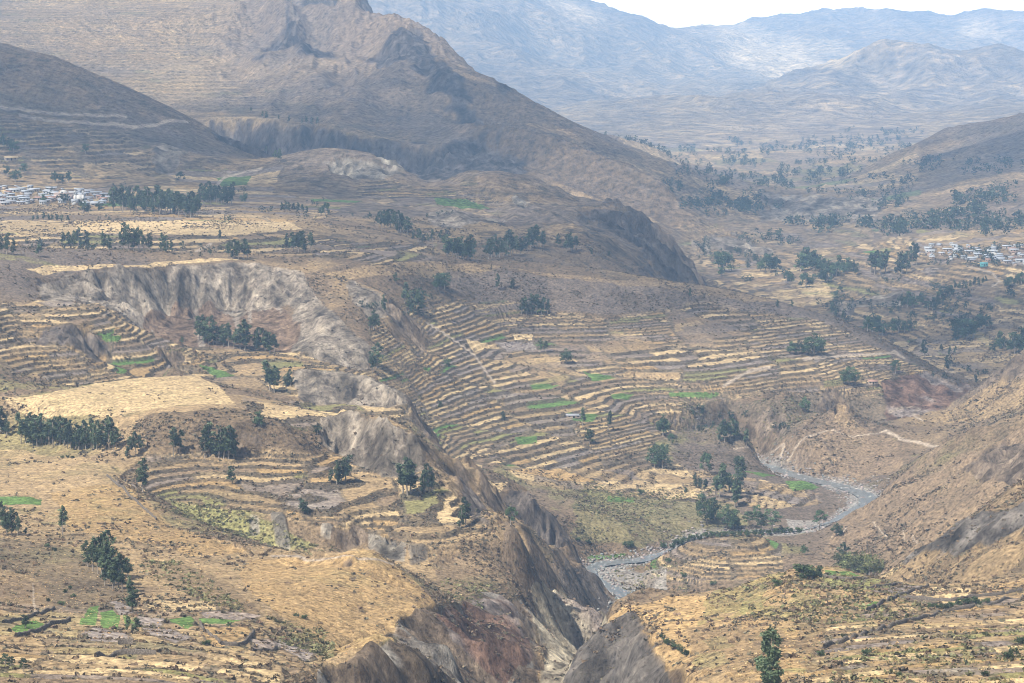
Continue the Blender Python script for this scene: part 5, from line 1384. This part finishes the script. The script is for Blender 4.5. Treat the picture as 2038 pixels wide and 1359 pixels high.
# ------------------------------------------------------------------ scrub, tussocks, boulders (nobody could count them)
def ico():
    p = (1 + 5 ** 0.5) / 2
    v = np.array([(-1, p, 0), (1, p, 0), (-1, -p, 0), (1, -p, 0), (0, -1, p), (0, 1, p), (0, -1, -p), (0, 1, -p), (p, 0, -1), (p, 0, 1), (-p, 0, -1), (-p, 0, 1)], float)
    v /= np.linalg.norm(v[0])
    f = np.array([(0, 11, 5), (0, 5, 1), (0, 1, 7), (0, 7, 10), (0, 10, 11), (1, 5, 9), (5, 11, 4), (11, 10, 2), (10, 7, 6), (7, 1, 8), (3, 9, 4), (3, 4, 2), (3, 2, 6), (3, 6, 8), (3, 8, 9), (4, 9, 5), (2, 4, 11), (6, 2, 10), (8, 6, 7), (9, 8, 1)])
    return v, f
IV, IF = ico()
def scatter(name, wgt, n, r0, r1, flat, mat, seed, sink=0.25, tint=0.4, base=(1, 1, 1), solid=False, cards=8):
    r = np.random.default_rng(seed)
    area = (DU * Yv[:-1] * np.gradient(YG)[:-1, None])
    p = (wgt[:-1] * area).ravel().astype(np.float64); p = np.clip(p, 0, None)
    c = np.cumsum(p); idx = np.searchsorted(c, r.random(n) * c[-1])
    j, i = np.divmod(idx, NU)
    y = YG[j] + (YG[j + 1] - YG[j]) * r.random(n)
    x = (U0 + (np.clip(i, 1, NU - 2) + r.random(n) - 0.5) * DU) * y
    z = ground_z(x, y)
    s = r0 + (r1 - r0) * r.random(n) ** 2.2
    if solid:
        V = np.repeat(IV[None], n, 0) * (0.7 + 0.6 * r.random((n, 12, 1)))
        a = r.random(n) * 6.28
        ca, sa = np.cos(a)[:, None], np.sin(a)[:, None]
        st = 0.8 + 0.7 * r.random(n)[:, None]
        vx, vy, vz = V[..., 0] * st, V[..., 1], V[..., 2]
        V = np.stack([vx * ca - vy * sa, vx * sa + vy * ca, vz * flat], -1) * s[:, None, None]
        V += np.stack([x, y, z + s * flat * (1 - sink * 2)], 1)[:, None]
        F = (IF[None] + (np.arange(n) * 12)[:, None, None]).reshape(-1, 3)
        t = 1 + tint * (r.random((n, 1)) - 0.5) * 2 + 0.25 * (r.random((n, 12)) - 0.5)
        nv = 12
    else:
        # ragged tuft: a handful of twig-and-leaf clumps, wider than tall
        q = cards
        ctr = r.normal(size=(n, q, 3)) * np.array([0.42, 0.42, 0.24]); ctr[..., 2] = np.abs(ctr[..., 2]) + 0.12
        ax = r.normal(size=(n, q, 3)); ax /= np.linalg.norm(ax, axis=2, keepdims=True)
        bx_ = np.cross(ax, r.normal(size=(n, q, 3))); bx_ /= np.linalg.norm(bx_, axis=2, keepdims=True)
        L1 = (0.35 + 0.35 * r.random((n, q, 1))); L2 = L1 * (0.45 + 0.3 * r.random((n, q, 1)))
        V = np.stack([ctr + ax * L1, ctr + bx_ * L2, ctr - ax * L1, ctr - bx_ * L2], 2) * s[:, None, None, None]
        V[..., 2] *= flat * 1.15
        V += np.stack([x, y, z], 1)[:, None, None]
        V = V.reshape(n, q * 4, 3)
        F = np.arange(n * q * 4).reshape(-1, 4)
        t = 1 + tint * (r.random((n, 1)) - 0.5) * 2 + np.repeat(0.5 * (r.random((n, q)) - 0.5), 4, 1)
        nv = q * 4
    T = np.repeat(t.reshape(-1, 1), 3, 1) * np.array(base)
    T[:, 0] *= np.repeat(1 + 0.3 * (r.random(n) - 0.4), nv)
    o = crown_object(name, V.reshape(-1, 3), F, T, mat, None)
    o['kind'] = 'stuff'
    return o
M_scrub = leaf_mat('dry scrub', (.105, .082, .052))
M_gscrub = leaf_mat('green scrub', (.150, .140, .065))
M_straw = leaf_mat('straw tussocks', (.31, .23, .115))
M_boul = leaf_mat('boulders', (.22, .205, .185))
patch = sstep(-0.15, 0.35, fbm(Xv, Yv, 48, 4, 5) + 0.3 * n3)
flatfield = np.clip(terrA + 0.0, 0, 1)
vis = (Yv < 2500)
w_s = (0.10 + patch * 1.1) * (0.35 + 1.0 * hill) * (1 - 0.72 * flatfield) + riser * 0.7 * (tmask > 0.3) + ((blkd < 0.05) & (terrA > 0.4)) * 0.4
w_s *= (1 - 0.75 * rockS) * (riverD > 3)
# smooth dry grass carries few bushes
for poly, d0, d1, f in [([(0,795),(100,783),(250,750),(390,746),(478,812),(200,838)], 1255, 1370, 0.12), ([(490,1115),(640,1105),(720,1092),(872,1206),(720,1290),(640,1290)], 640, 930, 0.16), ([(-300,895),(0,898),(200,915),(245,955),(160,990),(-300,990)], 1040, 1260, 0.35), ([(1180,1260),(1250,1212),(1400,1186),(1430,1225),(1260,1240)], 700, 880, 0.25), ([(280,1120),(500,1100),(620,1112),(560,1200),(420,1180)], 770, 930, 0.5)] + [(p, a, b, 0.0) for p, a, b, _ in CROPS]:
    s, m = region(poly, d0, d1, 6)
    w_s[s] = np.where(m, w_s[s] * f, w_s[s])
for P, d0, d1, w, _ in ROADS:
    s, D, w = roadmask(P, d0, d1, w * 0.6)
    w_s[s] *= D > w
scatter('scrub', w_s * (Yv < 1150), 42000, 0.25, 1.3, 0.8, M_scrub, 1, cards=10)
scatter('scrub', w_s * (Yv >= 1150) * vis, 85000, 0.35, 1.7, 0.8, M_scrub, 2, cards=7)
w_g = np.zeros((NY, NU), np.float32)
for poly, d0, d1, f in [([(340,1000),(460,1015),(560,1060),(640,1085),(720,1090),(640,1105),(540,1095),(440,1070),(345,1030)], 1000, 1135, 6.0), ([(280,1120),(360,1115),(420,1160),(470,1200),(500,1220),(560,1235),(640,1250),(600,1270),(520,1225),(420,1200),(300,1160)], 640, 930, 1.6), ([(1160,960),(1420,980),(1500,1040),(1420,1060),(1250,1080),(1130,1060)], 1380, 1600, 0.9), ([(880,1150),(980,1170),(960,1200),(890,1195)], 950, 1060, 2.5), ([(1450,1150),(1640,1135),(1840,1200),(1840,1240),(1600,1240),(1440,1220)], 500, 870, 0.5), ([(1700,1300),(1900,1250),(2100,1240),(2100,1400),(1600,1400)], 400, 720, 0.4), ([(540,1270),(640,1250),(680,1300),(620,1290)], 620, 760, 3.0), ([(1340,800),(1640,790),(1560,880),(1340,870)], 1660, 1780, 1.2), ([(1230,1100),(1330,1100),(1400,1200),(1240,1200)], 1200, 1420, 1.4)]:
    s, m = region(poly, d0, d1, 18)
    w_g[s] = np.maximum(w_g[s], m * f)
w_g = w_g * (0.25 + patch) * (riverD > 3)
scatter('green_scrub', w_g, 9000, 0.4, 1.5, 0.75, M_gscrub, 3, tint=0.55)
w_t = (0.3 + (1 - patch)) * (Yv < 1000) * (1 - rockS) * (1 - 0.5 * flatfield)
scatter('dry_tussocks', w_t, 16000, 0.2, 0.55, 0.8, M_straw, 4, tint=0.5, cards=6)
w_b = (riverD < 16) * (0.12 + (riverD > -1.0) * 1.0 * (riverD < 9))
scatter('boulders', w_b, 4500, 0.25, 1.1, 0.75, M_boul, 5, sink=0.3, solid=True)

# ------------------------------------------------------------------ dry stone field walls
M_wall, wn_, wb_ = mat_new('dry stone', 0.95, 0.05)
tcw = wn_.nodes.new('ShaderNodeTexCoord'); vw = wn_.nodes.new('ShaderNodeTexVoronoi'); vw.inputs['Scale'].default_value = 2.2
wn_.links.new(tcw.outputs['Object'], vw.inputs['Vector'])
rw_ = ramp(wn_, vw.outputs['Distance'], [(0.05, (.19, .16, .13)), (0.6, (.09, .075, .06))]); wn_.links.new(rw_.outputs[0], wb_.inputs['Base Color'])
def wall(P, hgt, wid, label, dmin, group=None):
    r = np.random.default_rng(int(P[0][0]))
    pts_ = [np.array(hit(px, py, dmin)) for px, py in P]
    path = []
    for a, b in zip(pts_[:-1], pts_[1:]):
        n = max(2, int(np.linalg.norm((b - a)[:2]) / 1.6))
        for k in range(n):
            path.append(a + (b - a) * k / n)
    path.append(pts_[-1])
    path = np.array(path)
    path[:, 0] += r.normal(size=len(path)) * 0.12; path[:, 1] += r.normal(size=len(path)) * 0.12
    t = np.gradient(path[:, :2], axis=0); t /= np.linalg.norm(t, axis=1)[:, None] + 1e-9
    nrm = np.stack([-t[:, 1], t[:, 0]], 1)
    V, F = [], []
    for i, p in enumerate(path):
        z = float(ground_z(p[0], p[1])); hh = hgt * r.uniform(0.75, 1.2)
        for sgn, zz, k in ((-1, -0.5, 1.0), (-1, hh * 0.85, 0.75), (-0.3, hh, 0.7), (0.4, hh * 1.02, 0.7), (1, hh * 0.85, 0.75), (1, -0.5, 1.0)):
            q = sgn * wid * 0.5 * k
            V.append((p[0] + nrm[i, 0] * q, p[1] + nrm[i, 1] * q, z + zz + r.normal() * 0.05))
        if i:
            a = i * 6
            for k in range(5):
                F.append((a - 6 + k, a - 5 + k, a + 1 + k, a + k))
    F.append((0, 1, 2, 3)); F.append((0, 3, 4, 5))
    e = (len(path) - 1) * 6
    F.append((e + 3, e + 2, e + 1, e)); F.append((e + 5, e + 4, e + 3, e))
    o = new_mesh('stone_wall', V, F, M_wall)
    tag(o, label, 'wall', group or 'dry stone field walls')
for P, h, w, lab, dm in [
 ([(1632,1146),(1660,1152),(1690,1154),(1724,1153)], 1.0, 0.8, 'low dry stone wall below the green strip by the crest bush', 700),
 ([(1716,1172),(1740,1170),(1770,1166),(1795,1163)], 0.9, 0.8, 'dry stone wall between the pasture and the grey ploughed field', 700),
 ([(1772,1192),(1785,1188),(1800,1184),(1812,1178),(1828,1174),(1842,1170),(1846,1166)], 1.0, 0.8, 'stepped dry stone wall dividing ploughed field from straw field', 700),
 ([(1790,1190),(1850,1195),(1892,1197),(1930,1190),(1990,1184),(2036,1176)], 1.1, 0.8, 'long dry stone wall under the straw field', 600),
 ([(1726,1218),(1738,1210),(1752,1202),(1770,1192)], 1.2, 0.9, 'short straight dry stone wall slanting down from the straw field', 600),
 ([(1640,1290),(1680,1276),(1720,1262),(1770,1250),(1810,1238),(1845,1228)], 1.2, 1.0, 'long slanting dry stone wall across the foreground hillside', 460),
 ([(1845,1228),(1880,1218),(1930,1210),(1980,1202),(2036,1188)], 1.0, 0.8, 'dry stone wall running right above the hillside terraces', 500),
 ([(8,1240),(30,1236),(66,1226),(92,1218),(108,1212)], 1.0, 0.8, 'dry stone wall above the dull green field', 560),
 ([(30,1268),(60,1262),(85,1254),(100,1244),(140,1236)], 1.2, 0.9, 'dry stone wall below the dull green field', 540),
 ([(190,1308),(230,1304),(270,1302),(310,1302)], 1.2, 0.9, 'dry stone wall on the lower left slope under the bare fields', 480),
 ([(440,1284),(470,1286),(490,1280),(500,1268),(505,1258)], 1.2, 0.9, 'curved dry stone wall around the golden field', 560),
 ([(500,1296),(545,1298),(552,1290)], 1.0, 0.8, 'short dry stone wall under the pale triangular field', 560),
 ([(400,1240),(402,1250),(415,1262),(440,1282)], 0.9, 0.7, 'dry stone wall down the left side of the golden field', 560),
 ([(233,1283),(262,1282)], 1.6, 0.9, 'short dark stone retaining wall at the bare field corner', 560),
 ([(213,948),(230,962),(255,985),(285,1012),(312,1036)], 1.1, 0.8, 'crumbling stone wall along the edge of the left hill', 900),
]:
    wall(P, h, w, lab, dm)

# ------------------------------------------------------------------ villages
def plain_mat(name, c, rough=0.8, metal=0.0, sc=1.2, lo=0.8, hi=1.15):
    m, nt, b = mat_new(name, rough, 0.3)
    tc = nt.nodes.new('ShaderNodeTexCoord'); n = noise_node(nt, sc, 4, 0.65, tc.outputs['Object'])
    r = ramp(nt, n.outputs['Fac'], [(0.3, tuple(v * lo for v in c)), (0.7, tuple(min(v * hi, 0.9) for v in c))])
    nt.links.new(r.outputs[0], b.inputs['Base Color'])
    b.inputs['Metallic'].default_value = metal
    return m
M_tin = plain_mat('sheet metal roof', (.33, .34, .35), 0.45, 0.0)
M_tin2 = plain_mat('weathered sheet metal roof', (.25, .25, .26), 0.6)
M_rust = plain_mat('rusty roof', (.28, .17, .12), 0.8)
M_ado = plain_mat('adobe wall', (.36, .28, .21), 0.95)
M_lime = plain_mat('whitewashed wall', (.40, .385, .355), 0.9)
M_white = plain_mat('bright limewash', (.46, .445, .415), 0.9)
M_teal = plain_mat('turquoise paint', (.10, .30, .30), 0.7)
M_dark = plain_mat('dark opening', (.03, .03, .03), 0.9)
M_that = plain_mat('straw roof', (.36, .27, .15), 0.95)

def bxv(V, F, x0, x1, y0, y1, z0, z1):
    b = len(V)
    V += [(x, y, z) for z in (z0, z1) for y in (y0, y1) for x in (x0, x1)]
    F += [(b, b + 2, b + 3, b + 1), (b + 4, b + 5, b + 7, b + 6), (b, b + 1, b + 5, b + 4), (b + 2, b + 6, b + 7, b + 3), (b, b + 4, b + 6, b + 2), (b + 1, b + 3, b + 7, b + 5)]
def house_proto(wm, rm, single):
    """unit house: 8 x 5 m, walls with door and windows, a sheet roof with eaves"""
    t = empty('house', (0, 0, 0))
    V, F = [], []
    bxv(V, F, -4, 4, -2.5, 2.5, -1.5, 2.7)
    b = len(V)
    rz = 3.9 if not single else 3.3
    if single:
        V += [(-4, -2.5, 2.7), (-4, 2.5, 2.7), (-4, 2.5, 3.5), (4, -2.5, 2.7), (4, 2.5, 2.7), (4, 2.5, 3.5)]
    else:
        V += [(-4, -2.5, 2.7), (-4, 2.5, 2.7), (-4, 0, 3.9), (4, -2.5, 2.7), (4, 2.5, 2.7), (4, 0, 3.9)]
    F3 = [(b, b + 2, b + 1, b + 1), (b + 3, b + 4, b + 5, b + 5)]
    w = new_mesh('wall', V, F + F3, wm, t)
    V, F = [], []
    if single:
        q = [(-4.5, -3.1, 2.75), (4.5, -3.1, 2.75), (4.5, 2.9, 3.72), (-4.5, 2.9, 3.72)]
        V = q + [(a, b_, c + 0.12) for a, b_, c in q]
        F = [(0, 3, 2, 1), (4, 5, 6, 7), (0, 1, 5, 4), (1, 2, 6, 5), (2, 3, 7, 6), (3, 0, 4, 7)]
    else:
        for s in (-1, 1):
            q = [(-4.5, s * 3.1, 2.5), (4.5, s * 3.1, 2.5), (4.5, 0, 4.05), (-4.5, 0, 4.05)]
            b = len(V); V += q + [(a, b_, c + 0.12) for a, b_, c in q]
            F += [(b, b + 3, b + 2, b + 1), (b + 4, b + 5, b + 6, b + 7), (b, b + 1, b + 5, b + 4), (b + 1, b + 2, b + 6, b + 5), (b + 2, b + 3, b + 7, b + 6), (b + 3, b, b + 4, b + 7)]
    new_mesh('roof', V, F, rm, t)
    V, F = [], []
    bxv(V, F, -0.5, 0.5, -2.56, -2.46, 0, 2.0)
    new_mesh('door', V, F, M_dark, t)
    for wx in (-2.5, 2.4):
        V, F = [], []
        bxv(V, F, wx - 0.5, wx + 0.5, -2.56, -2.46, 1.0, 1.9)
        new_mesh('window', V, F, M_dark, t)
    return t
def copy_thing(o):
    c = o.copy(); COL.objects.link(c)
    for ch in o.children:
        d = ch.copy(); COL.objects.link(d); d.parent = c
    return c
hp_ = [house_proto(M_lime, M_tin, False), house_proto(M_ado, M_tin, True), house_proto(M_ado, M_tin2, False), house_proto(M_lime, M_tin, True), house_proto(M_ado, M_rust, False)]
used = [False] * len(hp_)
def place_house(k, x, y, rot, sx, label, group):
    o = hp_[k] if not used[k] else copy_thing(hp_[k])
    used[k] = True
    o.location = (x, y, float(ground_z(x, y)) + 0.2); o.rotation_euler = (0, 0, rot); o.scale = (sx, 1.0, 1.0)
    tag(o, label, 'house', group)
    return o
def village(poly, n, dmin, dmax, sep, ang, seed, words, where):
    r = np.random.default_rng(seed)
    P = np.array(poly, float); done = []; tries = 0
    while len(done) < n and tries < 9000:
        tries += 1
        px = r.uniform(P[:, 0].min(), P[:, 0].max()); py = r.uniform(P[:, 1].min(), P[:, 1].max())
        if not inpoly(np.array([px]), np.array([py]), poly)[0]: continue
        x, y, z = hit(px, py, dmin)
        if y > dmax or any(abs(x - a) < sep and abs(y - b) < sep * 0.9 for a, b in done): continue
        done.append((x, y))
        k = int(r.choice(5, p=[.26, .24, .22, .16, .12]))
        place_house(k, x, y, ang + r.choice([0, 0, math.pi / 2]) + r.normal() * 0.12, r.uniform(0.75, 1.6),
                    {0: 'whitewashed house with bright gabled tin roof', 1: 'adobe house with bright single pitch tin roof', 2: 'adobe house with dull grey tin roof', 3: 'whitewashed house with bright single pitch tin roof', 4: 'adobe house with rusty brown roof'}[k] + ' ' + where, f'{["white gabled", "adobe shed roofed", "grey roofed", "white shed roofed", "rusty roofed"][k]} houses {where}')
    print('village', where, len(done))
village([(-120,378),(40,374),(110,378),(165,382),(215,388),(222,400),(200,412),(120,406),(60,408),(-120,412)], 130, 2200, 2900, 11.5, 0.15, 3, '', 'in the village by the dark wood')
village([(1826,506),(1850,490),(1900,488),(1955,496),(2040,488),(2150,490),(2150,532),(2000,532),(1950,524),(1880,516),(1830,518)], 95, 2500, 3300, 12.0, -0.1, 4, '', 'in the village right of the valley')
# church with twin bell towers
cx, cyy, cz_ = hit(158, 402, 2200)
ch = tag(empty('church', (cx, cyy, cz_)), 'white church with twin bell towers among the village roofs', 'church')
def part(name, m, boxes, parent, roof=None):
    V, F = [], []
    for b in boxes: bxv(V, F, *b)
    if roof: 
        b = len(V); V += roof[0]; F += [tuple(b + i for i in f) for f in roof[1]]
    return new_mesh(name, V, F, m, parent)
ch.scale = (0.72, 0.72, 0.78)
part('nave', M_white, [(-5, 5, -1, 24, -2, 8)], ch)
part('roof', M_tin, [], ch, ([(-5.6, -0.6, 7.8), (5.6, -0.6, 7.8), (0, -0.6, 11), (-5.6, 24.6, 7.8), (5.6, 24.6, 7.8), (0, 24.6, 11)], [(0, 1, 2, 2), (3, 5, 4, 4), (0, 2, 5, 3), (1, 4, 5, 2), (0, 3, 4, 1)]))
fa = part('facade', M_white, [(-4.4, 4.4, -3, -1, -2, 10)], ch)
part('door', M_dark, [(-1.3, 1.3, -3.1, -2.9, 0, 4)], fa)
for s in (-1, 1):
    tw = part('bell_tower', M_white, [(s * 6 - 1.8, s * 6 + 1.8, -3.4, 0.6, -2, 10.5), (s * 6 - 2.1, s * 6 + 2.1, -3.7, 0.9, 10.5, 11)] + [(s * 6 + a - 0.4, s * 6 + a + 0.4, -1.4 + b - 0.4, -1.4 + b + 0.4, 11, 13.6) for a in (-1.3, 1.3) for b in (-1.3, 1.3)] + [(s * 6 - 1.9, s * 6 + 1.9, -3.3, 0.5, 13.6, 14.1)], ch)
    part('belfry_cap', M_white, [(s * 6 - 1.3, s * 6 + 1.3, -2.7, -0.1, 14.1, 15), (s * 6 - 0.6, s * 6 + 0.6, -2.0, -0.8, 15, 16.2)], tw)
# domed adobe hall left of it
cx, cyy, cz_ = hit(127, 398, 2200)
dh = tag(empty('domed_hall', (cx, cyy, cz_)), 'pinkish stone hall with pale dome left of the church', 'hall')
M_pink = plain_mat('pink stone', (.42, .33, .28), 0.95)
part('wall', M_pink, [(-10, 10, -4, 5, -2, 7), (10, 20, -3, 4, -2, 4.5)], dh)
part('parapet', M_pink, [(-10.3, 10.3, -4.3, -3.7, 7, 8), (-10.3, 10.3, 4.7, 5.3, 7, 8)], dh)
V, F = [], []
for a in range(7):
    th = a / 6 * math.pi / 2
    for k in range(14):
        V.append((4.5 * math.cos(th) * math.cos(k * math.tau / 14), 0.5 + 4.2 * math.cos(th) * math.sin(k * math.tau / 14), 7 + 4.2 * math.sin(th)))
for a in range(6):
    for k in range(14):
        F.append((a * 14 + k, a * 14 + (k + 1) % 14, (a + 1) * 14 + (k + 1) % 14, (a + 1) * 14 + k))
new_mesh('dome', V, F, M_lime, dh, smooth=True)
for wx in (-7, -2.5, 2.5, 7):
    part('window', M_dark, [(wx - 0.7, wx + 0.7, -4.06, -3.96, 2.5, 5)], dh)
# farm with straw coloured roofs on the slope above
for (px, py, rot, sc, lab) in [(22, 320, 0.4, 1.9, 'farm building with straw coloured roof on the slope above the village'), (1090, 622, 0.1, 0.8, '')]:
    if not lab: continue
    x, y, z = hit(px, py, 2400)
    f = house_proto(M_ado, M_that, False); f.location = (x, y, z + 0.5); f.rotation_euler = (0, 0, rot); f.scale = (sc, 1.4, 1.3)
    f.name = 'farmhouse'; tag(f, lab, 'farmhouse')
x, y, z = hit(1958, 531, 2400)
f = house_proto(M_teal, M_teal, True); f.location = (x, y, z + 0.3); f.scale = (1.1, 1.0, 1.1); f.name = 'turquoise_house'
tag(f, 'turquoise painted house at the lower edge of the right village', 'house')
x, y, z = hit(1737, 766, 1700)
f = house_proto(M_ado, M_rust, False); f.location = (x, y, z + 0.2); f.scale = (0.9, 0.9, 0.9); f.name = 'field_hut'
tag(f, 'small hut with reddish roof on the terraces near the bluff', 'hut')
x, y, z = hit(1142, 832, 1600)
f = house_proto(M_ado, M_tin2, True); f.location = (x, y, z + 0.2); f.scale = (1.3, 0.8, 0.7); f.name = 'field_hut'
tag(f, 'low flat roofed hut among the lower terraces left of two trees', 'hut')

# ------------------------------------------------------------------ fair-weather clouds above the valley (their shadows lie on the hills)
cm = bpy.data.materials.new('cloud'); cm.use_nodes = True
cn = cm.node_tree; cn.nodes.clear()
co = cn.nodes.new('ShaderNodeOutputMaterial'); cmx = cn.nodes.new('ShaderNodeMixShader'); ctr = cn.nodes.new('ShaderNodeBsdfTransparent'); cdf = cn.nodes.new('ShaderNodeBsdfDiffuse')
cdf.inputs['Color'].default_value = (.9, .9, .92, 1); cmx.inputs[0].default_value = 0.10
cn.links.new(ctr.outputs[0], cmx.inputs[1]); cn.links.new(cdf.outputs[0], cmx.inputs[2]); cn.links.new(cmx.outputs[0], co.inputs['Surface'])
def sphere_vf(n=10, m=7):
    V = [(0, 0, 1)]; F = []
    for a in range(1, m):
        for k in range(n):
            t = math.pi * a / m
            V.append((math.sin(t) * math.cos(math.tau * k / n), math.sin(t) * math.sin(math.tau * k / n), math.cos(t)))
    V.append((0, 0, -1))
    for k in range(n):
        F.append((0, 1 + k, 1 + (k + 1) % n, 1 + (k + 1) % n)); e = 1 + (m - 2) * n
        F.append((e + k, len(V) - 1, e + (k + 1) % n, e + (k + 1) % n))
    for a in range(m - 2):
        for k in range(n):
            b = 1 + a * n
            F.append((b + k, b + n + k, b + n + (k + 1) % n, b + (k + 1) % n))
    return np.array(V), F
SV, SF = sphere_vf()
def cloud(gx, gy, rx, ry, n, seed, zc=2300.0, rot=0.0):
    """a flat-bottomed cumulus whose shadow falls around ground point gx, gy"""
    r = np.random.default_rng(seed)
    gz = -200.0
    k = (zc - gz) / sd[2]
    ox, oy = gx + sd[0] * k, gy + sd[1] * k
    VV, FF = [], []; off = 0
    for i in range(n):
        a = r.random() * 6.28; q = r.random() ** 0.6
        x, y = rx * q * math.cos(a), ry * q * math.sin(a)
        x, y = x * math.cos(rot) - y * math.sin(rot), x * math.sin(rot) + y * math.cos(rot)
        s = (0.30 + 0.25 * r.random()) * min(rx, ry)
        V = SV * np.array([s * 1.3, s, s * 0.3]) * (1 + 0.2 * r.normal(size=(len(SV), 1)))
        VV.append(V + np.array([ox + x, oy + y, zc + 0.2 * s])); FF.append(np.array(SF) + off); off += len(SV)
    o = new_mesh('cloud', np.concatenate(VV), np.concatenate(FF), cm, smooth=True)
    o['kind'] = 'structure'
cloud(-620, 3250, 420, 330, 30, 1)
cloud(-100, 4050, 420, 420, 18, 2)
cloud(120, 2350, 1000, 520, 12, 9)
#cloud(350, 3750, 420, 520, 22, 3)
cloud(900, 4600, 420, 500, 18, 4)
cloud(420, 2000, 300, 150, 12, 5)
cloud(-180, 2750, 380, 260, 14, 6)
#cloud(1500, 10500, 1500, 1100, 26, 7)
#cloud(500, 13500, 1800, 1500, 30, 8)
# ------------------------------------------------------------------ haze
def box_mesh(x0, x1, y0, y1, z0, z1):
    V = [(x, y, z) for z in (z0, z1) for y in (y0, y1) for x in (x0, x1)]
    F = [(0, 2, 3, 1), (4, 5, 7, 6), (0, 1, 5, 4), (2, 6, 7, 3), (0, 4, 6, 2), (1, 3, 7, 5)]
    return V, F
hm = bpy.data.materials.new('haze'); hm.use_nodes = True
hn = hm.node_tree; hn.nodes.clear()
ho = hn.nodes.new('ShaderNodeOutputMaterial'); hv_ = hn.nodes.new('ShaderNodeVolumePrincipled')
hv_.inputs['Color'].default_value = (0.40, 0.65, 1.0, 1)
hv_.inputs['Density'].default_value = 5.6e-5
hv_.inputs['Anisotropy'].default_value = -0.25
hn.links.new(hv_.outputs[0], ho.inputs['Volume'])
V, F = box_mesh(-8600, 8600, -300, 18900, float(ZG.min()) - 1.0, float(max(ZG.max(), 0)) + 40)
hz = new_mesh('haze', V, F, hm)
hz['kind'] = 'stuff'
